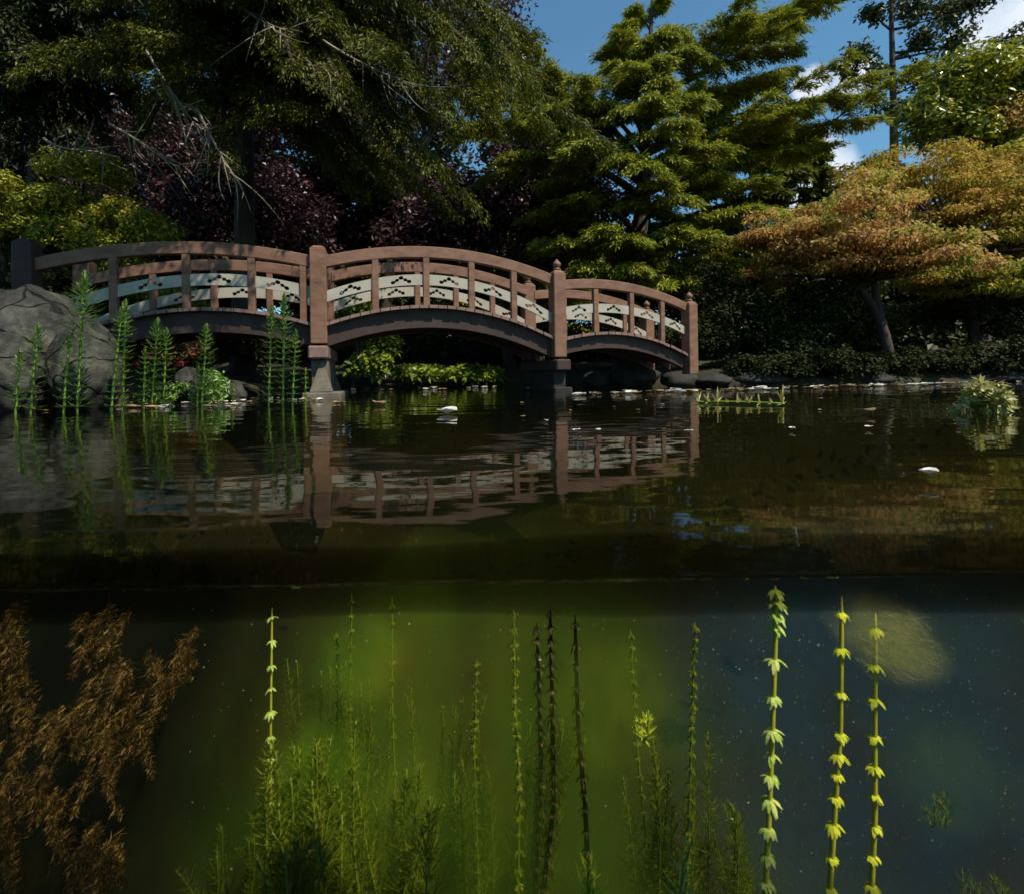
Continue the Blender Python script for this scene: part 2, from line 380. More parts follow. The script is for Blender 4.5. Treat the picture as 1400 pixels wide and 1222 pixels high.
# ------------------------------------------------------------------ water: one closed body, its near face against the camera housing
def water_material(tint, bump_on):
    m, t, o = material('pond_water_top' if bump_on else 'pond_water_side')
    fr = N(t, 'ShaderNodeFresnel'); fr.inputs['IOR'].default_value = 1.33
    gl = N(t, 'ShaderNodeBsdfGlossy'); gl.inputs['Roughness'].default_value = 0.015 if bump_on else 0.0
    gl.inputs['Color'].default_value = (0.9, 0.9, 0.88, 1)
    tr = N(t, 'ShaderNodeBsdfTransparent'); tr.inputs['Color'].default_value = (*tint, 1)
    if bump_on:
        bp = N(t, 'ShaderNodeBump'); bp.inputs['Strength'].default_value = 1.0; bp.inputs['Distance'].default_value = 1.0
        a = noise(t, 1.0, 2, 0.5, stretch=(1.3, 3.0, 1)); b = noise(t, 1.0, 2, 0.5, stretch=(7, 16, 1)); c = noise(t, 1, 2, 0.5, stretch=(16, 60, 1))
        def mul(x, k):
            n = N(t, 'ShaderNodeMath', op='MULTIPLY'); t.links.new(x, n.inputs[0]); n.inputs[1].default_value = k; return n.outputs[0]
        s1 = N(t, 'ShaderNodeMath', op='ADD'); t.links.new(mul(a, 0.007), s1.inputs[0]); t.links.new(mul(b, 0.0003), s1.inputs[1])
        s2 = N(t, 'ShaderNodeMath', op='ADD'); t.links.new(s1.outputs[0], s2.inputs[0]); t.links.new(mul(c, 0.00006), s2.inputs[1])
        t.links.new(s2.outputs[0], bp.inputs['Height'])
        # only the open, level surface carries ripples and an added brown tint darkening the view into the water
        gm = N(t, 'ShaderNodeNewGeometry'); sx = N(t, 'ShaderNodeSeparateXYZ'); t.links.new(gm.outputs['True Normal'], sx.inputs[0])
        az = N(t, 'ShaderNodeMath', op='ABSOLUTE'); t.links.new(sx.outputs['Z'], az.inputs[0])
        st = N(t, 'ShaderNodeMapRange'); st.inputs['From Min'].default_value = 0.3; st.inputs['From Max'].default_value = 0.8; t.links.new(az.outputs[0], st.inputs['Value'])
        t.links.new(st.outputs[0], bp.inputs['Strength'])
        mt = N(t, 'ShaderNodeMix', data_type='RGBA'); t.links.new(st.outputs[0], mt.inputs['Factor']); mt.inputs['A'].default_value = (0.96, 0.97, 0.95, 1); mt.inputs['B'].default_value = (*tint, 1)
        t.links.new(mt.outputs['Result'], tr.inputs['Color'])
        t.links.new(bp.outputs[0], fr.inputs['Normal']); t.links.new(bp.outputs[0], gl.inputs['Normal'])
    ms = N(t, 'ShaderNodeMixShader')
    t.links.new(fr.outputs[0], ms.inputs[0]); t.links.new(tr.outputs[0], ms.inputs[1]); t.links.new(gl.outputs[0], ms.inputs[2])
    t.links.new(ms.outputs[0], o.inputs['Surface'])
    sc = N(t, 'ShaderNodeVolumeScatter'); sc.inputs['Color'].default_value = (0.12, 0.19, 0.15, 1); sc.inputs['Density'].default_value = 0.036
    ab = N(t, 'ShaderNodeVolumeAbsorption'); ab.inputs['Color'].default_value = (0.62, 0.6, 0.4, 1); ab.inputs['Density'].default_value = 0.38
    av = N(t, 'ShaderNodeAddShader'); t.links.new(sc.outputs[0], av.inputs[0]); t.links.new(ab.outputs[0], av.inputs[1])
    t.links.new(av.outputs[0], o.inputs['Volume'])
    return m
wx = np.linspace(-7, 17, 97)
wy = FRONT + np.concatenate([np.linspace(0, 0.12, 25), 0.12 + np.geomspace(0.012, 16.0, 150)])
WX, WY = np.meshgrid(wx, wy)
d = WY - FRONT
WZ = -0.03 * np.exp(-d / 0.9) + 0.010 * np.exp(-d / 0.012) + 0.002 * np.sin(WX * 3.1) * np.exp(-d / 0.05)
nx, ny = len(wx), len(wy)
top = np.stack([WX, WY, WZ], -1).reshape(-1, 3)
idx = np.arange(nx * ny).reshape(ny, nx)
Ft = np.stack([idx[:-1, :-1], idx[:-1, 1:], idx[1:, 1:], idx[1:, :-1]], -1).reshape(-1, 4)
V = [tuple(p) for p in top]; Fl = [tuple(f) for f in Ft]; mats = [0] * len(Fl)   # mats: 0 = open surface, 1 = sides and bottom
rim = list(idx[0, :]) + list(idx[1:, -1]) + list(idx[-1, -2::-1]) + list(idx[-2:0:-1, 0])
base = len(V)
for r_ in rim: V.append((V[r_][0], V[r_][1], -2.6))
n = len(rim)
for i in range(n):
    j = (i + 1) % n
    Fl.append((rim[j], rim[i], base + i, base + j)); mats.append(1)
Fl.append(tuple(base + i for i in range(n))[::-1]); mats.append(1)
me = bpy.data.meshes.new('water'); me.from_pydata(V, [], Fl)
bm = bmesh.new(); bm.from_mesh(me); bmesh.ops.recalc_face_normals(bm, faces=bm.faces); bm.to_mesh(me); bm.free()
o = link('water', me, [water_material((0.80, 0.74, 0.58), True)])
tag(o, 'still dark pond water reaching from the camera to the far bank', kind='structure')

# a bloom of green algae hanging in the water: a body of its own, paler and greener than the water round it
def bloom(name, label, c, r, dens, col, col2, absc, seed, ns=4.2, sub_=4):
    bm = bmesh.new(); bmesh.ops.create_icosphere(bm, subdivisions=sub_, radius=1)
    rs = np.random.default_rng(seed); ph = rs.uniform(0, 6, 6)
    for v in bm.verts:
        p = v.co
        k = 1 + 0.13 * math.sin(3 * p.x + ph[0]) + 0.13 * math.sin(4 * p.z + ph[1]) + 0.1 * math.sin(5 * p.y + 4 * p.x + ph[2])
        v.co = Vector((c[0] + p.x * r[0] * k, c[1] + p.y * r[1] * k, c[2] + p.z * r[2] * k))
    me = bpy.data.meshes.new(name); bm.to_mesh(me); bm.free()
    m, t, o = material(name)
    # density: thick in the heart, thinning to nothing at the rim, drifting in wisps
    g = N(t, 'ShaderNodeTexCoord')
    mp = N(t, 'ShaderNodeVectorMath', op='SUBTRACT'); mp.inputs[1].default_value = c
    dv = N(t, 'ShaderNodeVectorMath', op='DIVIDE'); dv.inputs[1].default_value = r
    ln = N(t, 'ShaderNodeVectorMath', op='LENGTH')
    t.links.new(g.outputs['Object'], mp.inputs[0]); t.links.new(mp.outputs[0], dv.inputs[0]); t.links.new(dv.outputs[0], ln.inputs[0])
    fo = N(t, 'ShaderNodeMapRange', interpolation_type='SMOOTHSTEP'); fo.inputs['From Min'].default_value = 1.0; fo.inputs['From Max'].default_value = 0.45
    t.links.new(ln.outputs['Value'], fo.inputs['Value'])
    nz = noise(t, ns, 4, 0.6, stretch=(1, 1, 0.55))
    nr = N(t, 'ShaderNodeMapRange'); nr.inputs['From Min'].default_value = 0.38; nr.inputs['From Max'].default_value = 0.62; nr.inputs['To Min'].default_value = 0.08; nr.inputs['To Max'].default_value = 1.7
    t.links.new(nz, nr.inputs['Value'])
    m1 = N(t, 'ShaderNodeMath', op='MULTIPLY'); t.links.new(fo.outputs[0], m1.inputs[0]); t.links.new(nr.outputs[0], m1.inputs[1])
    m2 = N(t, 'ShaderNodeMath', op='MULTIPLY'); t.links.new(m1.outputs[0], m2.inputs[0]); m2.inputs[1].default_value = dens
    m3 = N(t, 'ShaderNodeMath', op='MULTIPLY'); t.links.new(m1.outputs[0], m3.inputs[0]); m3.inputs[1].default_value = dens * 0.35
    sc = N(t, 'ShaderNodeVolumeScatter'); sc.inputs['Anisotropy'].default_value = -0.3
    t.links.new(ramp(t, noise(t, 2.6, 3, 0.6), [(0.35, tuple(x * 0.8 for x in col[:1]) + col[1:]), (0.52, col), (0.68, col2)]), sc.inputs['Color'])
    t.links.new(m2.outputs[0], sc.inputs['Density'])
    ab = N(t, 'ShaderNodeVolumeAbsorption'); ab.inputs['Color'].default_value = (*absc, 1); t.links.new(m3.outputs[0], ab.inputs['Density'])
    av = N(t, 'ShaderNodeAddShader'); t.links.new(sc.outputs[0], av.inputs[0]); t.links.new(ab.outputs[0], av.inputs[1])
    t.links.new(av.outputs[0], o.inputs['Volume'])
    return tag(link(name, me, m), label, 'algae', kind='stuff')
bloom('algae_bloom', 'green cloud of drifting algae filling the middle of the pond', (-0.2, 1.6, -1.1), (1.08, 0.84, 1.02), 3.0, (0.028, 0.058, 0.006), (0.060, 0.048, 0.008), (0.5, 0.6, 0.15), 3)
bloom('blue_haze', 'bluish sky-lit haze in the water at the right', (1.25, 1.75, -1.0), (0.95, 0.8, 0.95), 2.0, (0.004, 0.030, 0.105), (0.012, 0.055, 0.08), (0.4, 0.6, 0.7), 9)  # blue of sky-lit water put into the colour of this added volume
for k, (px, py, Y, rx, rz, dn, c1, c2, lab) in enumerate([(435, 1090, 1.08, 95, 120, 8, (0.045, 0.10, 0.006), (0.08, 0.12, 0.008), 'soft green cloud of fine weed round the tall milfoil'), (560, 1120, 1.16, 80, 95, 7, (0.05, 0.075, 0.008), (0.09, 0.085, 0.012), 'soft olive cloud of weed left of the spire'),
    (500, 900, 1.2, 75, 65, 7, (0.04, 0.085, 0.008), (0.07, 0.10, 0.01), 'pale green murk high in the water left of centre'), (840, 960, 1.22, 110, 120, 5, (0.06, 0.08, 0.008), (0.11, 0.085, 0.012), 'golden green murk right of the blackened stems'), (680, 1120, 1.2, 70, 100, 7, (0.02, 0.028, 0.004), (0.05, 0.03, 0.006), 'dark brown murk low behind the blackened stems'), (1205, 868, 1.05, 75, 60, 12, (0.13, 0.15, 0.08), (0.2, 0.2, 0.09), 'pale cloudy fuzz round the rightmost yellow stem'), (1290, 1060, 1.25, 85, 110, 5, (0.02, 0.05, 0.05), (0.05, 0.08, 0.05), 'grey green murk right of the yellow stems')]):
    q = P(px, py, Y)
    bloom('algae_murk', lab, tuple(q), (rx / FPX * Y, 0.15, rz / FPX * Y), dn, c1, c2, (0.5, 0.6, 0.15), 20 + k, 14.0, 3)
# the soft dark band along the waterline: the meniscus darkness, made as an added absorbing tube
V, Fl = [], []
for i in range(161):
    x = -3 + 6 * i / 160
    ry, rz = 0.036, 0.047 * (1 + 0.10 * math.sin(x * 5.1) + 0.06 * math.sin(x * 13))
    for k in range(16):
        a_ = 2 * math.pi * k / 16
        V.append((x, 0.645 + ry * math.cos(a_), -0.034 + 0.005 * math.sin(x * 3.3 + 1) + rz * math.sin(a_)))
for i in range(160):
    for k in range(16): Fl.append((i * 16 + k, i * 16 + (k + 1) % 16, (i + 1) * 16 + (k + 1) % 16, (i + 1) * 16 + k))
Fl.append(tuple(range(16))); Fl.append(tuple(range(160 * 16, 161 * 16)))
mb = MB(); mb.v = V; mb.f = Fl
m, t, o = material('meniscus_dark_band')
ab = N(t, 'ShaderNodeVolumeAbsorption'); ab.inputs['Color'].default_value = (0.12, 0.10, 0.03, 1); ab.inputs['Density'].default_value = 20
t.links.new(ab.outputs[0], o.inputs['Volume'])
tag(mb.build('meniscus_dark_band', m), 'soft dark meniscus band along the waterline close to the camera', 'scum', kind='stuff')

# ------------------------------------------------------------------ bridge
A, B, C_, D_ = Vector((X(36, 6.0), 6.0, 0)), Vector((X(437, 6.6), 6.6, 0)), Vector((X(765, 7.6), 7.6, 0)), Vector((X(946, 8.8), 8.8, 0))
nodes = [A, B, C_, D_]
WID = 1.08
dirs = [(nodes[i + 1] - nodes[i]).normalized() for i in range(3)]
nd = [dirs[0], (dirs[0] + dirs[1]).normalized(), (dirs[1] + dirs[2]).normalized(), dirs[2]]
perp = [Vector((-q.y, q.x, 0)) for q in nd]
# per span: (px, py) triples left / middle / right of near railing
span_px = [
    dict(rail=((75, 347), (245, 330), (425, 349)), deck=((140, 441), (275, 421), (424, 441)), board=((150, 392), (275, 374), (424, 391))),
    dict(rail=((449, 349), (600, 338), (756, 375)), deck=((450, 441), (600, 418), (757, 461)), board=((449, 397), (600, 376), (754, 426))),
    dict(rail=((774, 383), (860, 387), (938, 413)), deck=((774, 462), (860, 456), (942, 486)), board=((774, 420), (840, 416), (938, 446))),
]
def t_of(i, px):      # parameter along span i whose near line projects to column px
    lo, hi = -0.2, 1.2
    for _ in range(40):
        m_ = (lo + hi) / 2
        p = nodes[i].lerp(nodes[i + 1], m_)
        if p.x / p.y * FPX + 700 < px: lo = m_
        else: hi = m_
    return (lo + hi) / 2
def fit(i, pts):
    ts, zs = [], []
    for (px, py) in pts:
        t = t_of(i, px); p = nodes[i].lerp(nodes[i + 1], t)
        ts.append(t); zs.append(Z(px, py, p.y))
    return np.polyfit(ts, zs, 2)
prof = [{k: fit(i, v) for k, v in s.items()} for i, s in enumerate(span_px)]
def pt(i, t, lat, z):
    p = nodes[i].lerp(nodes[i + 1], t); q = perp[i].lerp(perp[i + 1], t).normalized()
    return Vector((p.x + q.x * lat, p.y + q.y * lat, z))
def sweep(mb, i, t0, t1, lat0, lat1, top, bot, n=24):
    V, F = [], []
    for k in range(n + 1):
        t = t0 + (t1 - t0) * k / n
        zt, zb = top(t), bot(t)
        V += [pt(i, t, lat0, zb), pt(i, t, lat1, zb), pt(i, t, lat1, zt), pt(i, t, lat0, zt)]
    for k in range(n):
        a, b = k * 4, k * 4 + 4
        for e in range(4): F.append((a + e, a + (e + 1) % 4, b + (e + 1) % 4, b + e))
    F.append((3, 2, 1, 0)); F.append((n * 4, n * 4 + 1, n * 4 + 2, n * 4 + 3))
    mb.add(V, F)
    return mb
bridge = empty('footbridge', (0.2, 7.9, 0), 'brown wooden footbridge of three arched spans with cream cloud boards in its railings', 'bridge')
def pv(c): return lambda t: float(np.polyval(c, t))
def off(f, d): return lambda t: f(t) + d
bal_px = [(155, 255, 345, 416), (515, 585, 647, 705), (817, 866, 908)]
def cloud_outline():
    """outline of the cut-out: a little cloud of five lobes, unit width 1"""
    lobes = [(-0.40, -0.10, 0.115), (-0.20, 0.02, 0.10), (0, 0.16, 0.12), (0.20, 0.02, 0.10), (0.40, -0.10, 0.115)]
    pts = []
    xs = np.linspace(-0.515, 0.515, 33)
    for x in xs:
        h = max([(cy_ + math.sqrt(max(r * r - (x - cx) ** 2, 0))) if abs(x - cx) <= r else -9 for cx, cy_, r in lobes] + [-0.12 + 0.14 * (1 - abs(x) / 0.5)])
        pts.append((x, max(h, -0.10)))
    low = []
    for x in xs[::-1][1:-1]:
        h = min([(cy_ - math.sqrt(max(r * r - (x - cx) ** 2, 0))) if abs(x - cx) <= r else 9 for cx, cy_, r in lobes])
        low.append((x, min(h, 0.06 * (1 - abs(x) / 0.5) - 0.12 if h > 8 else h)))
    return pts + low
def board(i, t0, t1, lat, holes, topf, hgt=0.145, th=0.03):
    """cream board with cloud cut-outs, bent along the arch"""
    L = (nodes[i + 1] - nodes[i]).length
    bm = bmesh.new()
    n = 28
    outer = [(t0 + (t1 - t0) * k / n, 0.0) for k in range(n + 1)] + [(t0 + (t1 - t0) * k / n, -hgt) for k in range(n, -1, -1)]
    loops = [outer]
    for tc_ in holes:
        w = 0.27
        loops.append([(tc_ + x * w / L, -hgt * 0.50 + z * w * 0.78) for x, z in cloud_outline()])
    edges = []
    for lp in loops:
        vs = [bm.verts.new((u, 0, v)) for u, v in lp]
        for k in range(len(vs)):
            try: edges.append(bm.edges.new((vs[k], vs[(k + 1) % len(vs)])))
            except ValueError: pass
    r_ = bmesh.ops.triangle_fill(bm, use_beauty=True, use_dissolve=False, edges=edges)
    faces = [f for f in bm.faces]
    ex = bmesh.ops.extrude_face_region(bm, geom=faces)
    for v in [g for g in ex['geom'] if isinstance(g, bmesh.types.BMVert)]: v.co.y = th
    for v in bm.verts:
        v.co = pt(i, v.co.x, lat + v.co.y, topf(v.co.x) + v.co.z)
    bmesh.ops.recalc_face_normals(bm, faces=bm.faces)
    me = bpy.data.meshes.new('cloud_board'); bm.to_mesh(me); bm.free()
    return link('cloud_board', me, M['cream'], bridge)
for i in range(3):
    L = (nodes[i + 1] - nodes[i]).length
    rail, deck, brd = pv(prof[i]['rail']), pv(prof[i]['deck']), pv(prof[i]['board'])
    e = 0.07 / L
    # girders: two fascia beams, one under each edge
    for lat in (0.06, WID - 0.16):
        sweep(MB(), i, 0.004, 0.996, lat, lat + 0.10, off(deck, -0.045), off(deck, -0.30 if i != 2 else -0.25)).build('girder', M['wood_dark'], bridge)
    # deck planks with open joints, ends standing proud of the girder
    mb = MB(); npl = int(L / 0.125)
    for k in range(npl):
        ta, tb = (k + 0.05) / npl, (k + 0.95) / npl
        j = rng.uniform(-0.012, 0.012)
        sweep(mb, i, ta, tb, -0.035 + j, WID + 0.035 + j, deck, off(deck, -0.042), 1)
    mb.build('deck', M['plank'], bridge)
    # joist under the middle
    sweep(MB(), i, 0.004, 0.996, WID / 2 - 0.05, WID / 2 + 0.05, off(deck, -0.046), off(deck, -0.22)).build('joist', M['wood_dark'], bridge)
    ts = [t_of(i, q) for q in bal_px[i]]
    for lat in (0.0, WID - 0.09):
        sweep(MB(), i, e, 1 - e, lat + 0.0, lat + 0.09, rail, off(rail, -0.155 if i != 2 else -0.145)).build('handrail', M['wood'], bridge, bevel=0.008)
        for t in ts:
            mb = MB(); w = 0.043 / L
            sweep(mb, i, t - w, t + w, lat + 0.005, lat + 0.08, off(rail, -0.15), off(deck, 0.001), 1)
            mb.build('baluster', M['wood'], bridge, bevel=0.006)
        edges_t = [e] + ts + [1 - e]
        holes = [(edges_t[k] + edges_t[k + 1]) / 2 for k in range(len(edges_t) - 1) if (edges_t[k + 1] - edges_t[k]) * L > 0.42]
        board(i, e, 1 - e, lat + 0.03, holes, brd, 0.145 if i != 2 else 0.135)
# newel posts
def newel(p, zt, zb, ang, fin, w=0.20, mat='wood'):
    mb = MB()
    mb.box((p.x, p.y, (zt + zb) / 2), (w, w, zt - zb), ang)
    mb.box((p.x, p.y, zt + 0.022), (w, w, 0.045), ang, 0.55)
    po = mb.build('newel_post', M[mat], bridge, bevel=0.01)
    if fin:
        m2 = MB().lathe((p.x, p.y, zt + 0.04), [(0.035, 0), (0.06, 0.012), (0.06, 0.03), (0.03, 0.042), (0.045, 0.06), (0.062, 0.09), (0.06, 0.115), (0.035, 0.14), (0.012, 0.165), (0.004, 0.175)])
        f = m2.build('finial', M['wood'], po, smooth=True)
        f.matrix_parent_inverse = Matrix.Identity(4)
        f.matrix_parent_inverse = po.matrix_parent_inverse.copy() if False else Matrix.Identity(4)
tops = [(36, 332, 6.0), (437, 341, 6.6), (765, 374, 7.6), (946, 416, 8.8)]
bots = [(36, 460), (437, 444), (765, 466), (946, 492)]
for k in range(4):
    zt = Z(*tops[k]); zb = Z(bots[k][0], bots[k][1], tops[k][2])
    ang = math.atan2(nd[k].y, nd[k].x)
    for lat in (-0.02, WID - 0.03):
        p = nodes[k] + perp[k] * (lat + 0.06)
        newel(p, zt, zb - 0.25, ang, k in (2, 3) or (k == 0 and lat > 0.5), mat='wood_dark' if k == 0 else 'wood')  # left end posts take the dark timber to stand in for shade
# piers
for k in (1, 2):
    c = nodes[k] + perp[k] * (WID / 2)
    ang = math.atan2(nd[k].y, nd[k].x)
    ztop = Z(bots[k][0], bots[k][1], tops[k][2]) - 0.28
    pmat = 'concrete' if k == 1 else 'dark_rock'
    mb = MB().box((c.x, c.y, (ztop - 0.17 - 1.2) / 2), (0.2, WID + 0.02, ztop - 0.17 + 1.2), ang)
    pier = mb.build('pier', M[pmat], bridge, bevel=0.012)
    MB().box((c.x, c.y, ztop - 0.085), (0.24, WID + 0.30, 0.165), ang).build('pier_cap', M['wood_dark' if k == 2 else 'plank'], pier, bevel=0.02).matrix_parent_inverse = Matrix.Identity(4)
    zf = 0.06
    fw = 0.46 if k == 1 else 0.30
    MB().box((c.x + 0.04, c.y, zf / 2 - 0.6), (fw, WID + (0.34 if k == 1 else 0.1), zf + 1.2), ang).build('footing', M[pmat], pier, bevel=0.015).matrix_parent_inverse = Matrix.Identity(4)
    # wedge buttresses leaning on the pier ends
    for sgn in ((-1, 1) if k == 1 else ()):
        q = perp[k] * sgn; a_ = nd[k]
        e0 = c + q * (WID / 2 + 0.012); e1 = c + q * (WID / 2 + 0.15)
        zt = ztop - 0.20
        V = []
        for (pp, hw, z) in ((e0, 0.14, zf + 0.002), (e1, 0.14, zf + 0.002), (e0, 0.02, zt), (e1 - q * 0.10, 0.012, zt)):
            for s2 in (-1, 1): V.append((pp.x + a_.x * hw * s2 + a_.x * 0.03, pp.y + a_.y * hw * s2 + a_.y * 0.03, z))
        MB().add(V, [(0, 1, 3, 2), (4, 5, 7, 6), (2, 3, 7, 6), (0, 1, 5, 4), (0, 2, 6, 4), (1, 3, 7, 5)]).build('buttress', M['concrete'], pier, bevel=0.008).matrix_parent_inverse = Matrix.Identity(4)

# ------------------------------------------------------------------ rocks
def rock(name, c, r, label, cat='boulder', seed=0, mat='rock', group=None, sub_=5, rough=0.24, cut=0.0):
    rs = np.random.default_rng(seed)
    bm = bmesh.new(); bmesh.ops.create_icosphere(bm, subdivisions=sub_, radius=1)
    dirs_ = rs.normal(size=(7, 3)); dirs_ /= np.linalg.norm(dirs_, axis=1)[:, None]
    offs = rs.uniform(0.62, 0.92, 7)
    ph = rs.uniform(0, 6, 9)
    for v in bm.verts:
        p = np.array(v.co)
        for d_, o_ in zip(dirs_, offs):     # planar facets, softly
            s = p @ d_
            if s > o_: p = p - d_ * (s - o_) * 0.75
        k = 1 + rough * 0.35 * (math.sin(3 * p[0] + ph[0]) + math.sin(3.7 * p[1] + ph[1]) + math.sin(4.3 * p[2] + ph[2])) / 1.5 + rough * 0.12 * math.sin(11 * p[0] + 9 * p[1] + ph[3]) * math.sin(12 * p[2] + ph[4])
        q_ = Vector(p) * 1.6 + Vector((seed * 3.1, seed * 1.7, 0))
        k += rough * (0.55 * mnoise.fractal(q_, 1.0, 2.1, 5) + 0.22 * abs(mnoise.noise(q_ * 2.3)))
        v.co = Vector((p[0] * r[0] * k, p[1] * r[1] * k, p[2] * r[2] * k))
    me = bpy.data.meshes.new(name); bm.to_mesh(me); bm.free()
    me.polygons.foreach_set('use_smooth', [True] * len(me.polygons))
    o = link(name, me, M[mat]); o.location = c
    return tag(o, label, cat, group)
def rock_px(px0, px1, pyt, pyb, Y, **kw):
    a, b = P(px0, pyt, Y), P(px1, pyb, Y)
    w, h = (b.x - a.x) / 2, (a.z - b.z) / 2
    return rock(kw.pop('name', 'boulder'), ((a.x + b.x) / 2, Y + w * 0.5, (a.z + b.z) / 2), (w * 1.12, w * 0.9, h * 1.15), **kw)
rock_px(-110, 84, 402, 565, 4.6, label='large dark grey boulder on the left bank beside the bridge end', seed=3)
rock_px(-60, 26, 456, 570, 4.1, label='pale rounded boulder low at the left edge in front of the larger one', seed=5)
rock_px(52, 138, 446, 575, 4.4, label='dark shaded boulder between the large boulder and the bridge arch', seed=11)
for k, (a, b, t, bt, Y, lab) in enumerate([(236, 268, 503, 548, 6.4, 'upright pointed grey stone under the left span'), (284, 308, 521, 549, 6.2, 'small rounded grey stone beside the upright stone under the left span'), (306, 333, 524, 550, 6.1, 'grey stone nearest the left pier on the pebbly edge'), (196, 234, 528, 552, 6.4, 'low flat stone below the pink azalea')]):
    rock_px(a, b, t, bt, Y, name='stone', label=lab, cat='stone', seed=20 + k, sub_=3)
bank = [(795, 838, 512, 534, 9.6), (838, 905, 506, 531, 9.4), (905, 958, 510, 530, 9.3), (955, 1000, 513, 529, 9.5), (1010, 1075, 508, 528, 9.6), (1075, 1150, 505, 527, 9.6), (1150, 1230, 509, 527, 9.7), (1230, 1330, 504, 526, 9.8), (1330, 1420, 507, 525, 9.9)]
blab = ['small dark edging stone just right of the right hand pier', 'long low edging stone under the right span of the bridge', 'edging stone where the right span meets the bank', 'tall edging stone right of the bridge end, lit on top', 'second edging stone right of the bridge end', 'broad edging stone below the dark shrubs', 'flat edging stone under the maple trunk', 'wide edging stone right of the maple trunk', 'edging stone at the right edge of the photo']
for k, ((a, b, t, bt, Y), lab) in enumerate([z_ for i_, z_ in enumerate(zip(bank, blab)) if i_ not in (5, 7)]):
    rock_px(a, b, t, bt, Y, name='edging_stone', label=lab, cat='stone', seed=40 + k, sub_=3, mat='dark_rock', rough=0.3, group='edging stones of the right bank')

# ------------------------------------------------------------------ foliage
def nrm(a): return a / (np.linalg.norm(a, axis=-1, keepdims=True) + 1e-9)
def leaves(c, d, n, L, Wd):
    """diamond leaves; c base points, d axes, n normals"""
    d = nrm(d); s = nrm(np.cross(d, n))
    L = np.broadcast_to(L, (len(c),))[:, None]; Wd = np.broadcast_to(Wd, (len(c),))[:, None]
    up = np.cross(s, d)
    V = np.stack([c, c + d * L * 0.5 + s * Wd * 0.5 + up * Wd * 0.12, c + d * L, c + d * L * 0.5 - s * Wd * 0.5 + up * Wd * 0.12], 1).reshape(-1, 3)
    return V
def quads(V): return np.arange(len(V)).reshape(-1, 4)
def foliage(name, Vs, mat, parent):
    V = np.concatenate(Vs)
    return link(name, mesh_np(name, V, quads(V)), M[mat], parent)
def curve3(a, m_, b, n):
    t = np.linspace(0, 1, n)[:, None]
    return (1 - t) ** 2 * a + 2 * t * (1 - t) * m_ + t ** 2 * b
def limb(a, b, sag, width, rs, twigs=40, pts=9, per=4, L=0.15, Wd=0.035, hang=0.25, start=0.25, lift=0.15, wood=None, r0=0.05, spread=0.05, tilt=0.12, jit=0.55):
    """one limb from a to b with flat sprays of foliage; returns leaf verts, adds wood to a mesh builder"""
    a, b = np.array(a, float), np.array(b, float)
    mid = (a + b) / 2 + np.array([0, 0, sag])
    path = curve3(a, mid, b, 14)
    if wood is not None: wood.tube(path, np.linspace(r0, r0 * 0.15, 14), 6)
    s = start + (1 - start) * rs.random(twigs) ** 0.8
    s[-1] = 1.0
    base = (1 - s[:, None]) ** 2 * a + 2 * s[:, None] * (1 - s[:, None]) * mid + s[:, None] ** 2 * b
    tan = nrm(2 * (1 - s[:, None]) * (mid - a) + 2 * s[:, None] * (b - mid))
    lat = nrm(np.cross(tan, np.array([0, 0, 1.0])))
    sg = rs.choice([-1, 1], twigs)[:, None]
    ang = rs.uniform(0.35, 1.1, twigs)[:, None]
    td = tan * np.cos(ang) + lat * np.sin(ang) * sg
    td[:, 2] += rs.normal(lift, tilt, twigs)
    td = nrm(td)
    tl = width * rs.uniform(0.45, 1.0, twigs) * (1.05 - 0.62 * np.abs(s * 1.0 - 0.35))
    u = (np.arange(pts) + rs.random((twigs, pts))) / pts
    c = base[:, None, :] + td[:, None, :] * (tl[:, None] * u)[..., None]
    c[..., 2] -= hang * (u ** 2) * tl[:, None]
    tdir = td[:, None, :] + np.zeros_like(c); tdir[..., 2] -= 2 * hang * u
    c = np.repeat(c.reshape(-1, 3), per, 0); tdir = np.repeat(tdir.reshape(-1, 3), per, 0)
    c = c + rs.normal(0, spread, c.shape) * np.array([1, 1, 0.5])
    dd = nrm(tdir) + rs.normal(0, jit, c.shape) * np.array([1, 1, 0.7])
    nn = np.array([0, 0, 1.0]) + rs.normal(0, 0.5, c.shape)
    k = len(c)
    return leaves(c, dd, nn, L * rs.uniform(0.6, 1.25, k), Wd * rs.uniform(0.7, 1.3, k))
def clump(c, r, n, rs, L, Wd, upw=0.6, flat=1.0, droop=0.0):
    """leaves in the outer part of an ellipsoid"""
    v = nrm(rs.normal(size=(n, 3)))
    q = rs.random(n) ** 0.4
    p = np.array(c) + v * q[:, None] * np.array(r)
    nn = v * 0.7 + np.array([0, 0, upw]) + rs.normal(0, 0.45, (n, 3))
    dd = np.cross(nn, rs.normal(size=(n, 3))) ; dd[:, 2] -= droop
    return leaves(p, dd, nn, L * rs.uniform(0.6, 1.3, n), Wd * rs.uniform(0.6, 1.3, n))
def in_ell(c, r, n, rs, inner=0.45, zmin=-1):
    out = []
    while len(out) < n:
        v = rs.normal(size=3); v /= np.linalg.norm(v)
        q = inner + (1 - inner) * rs.random()
        if v[2] < zmin: continue
        out.append(np.array(c) + v * q * np.array(r))
    return out
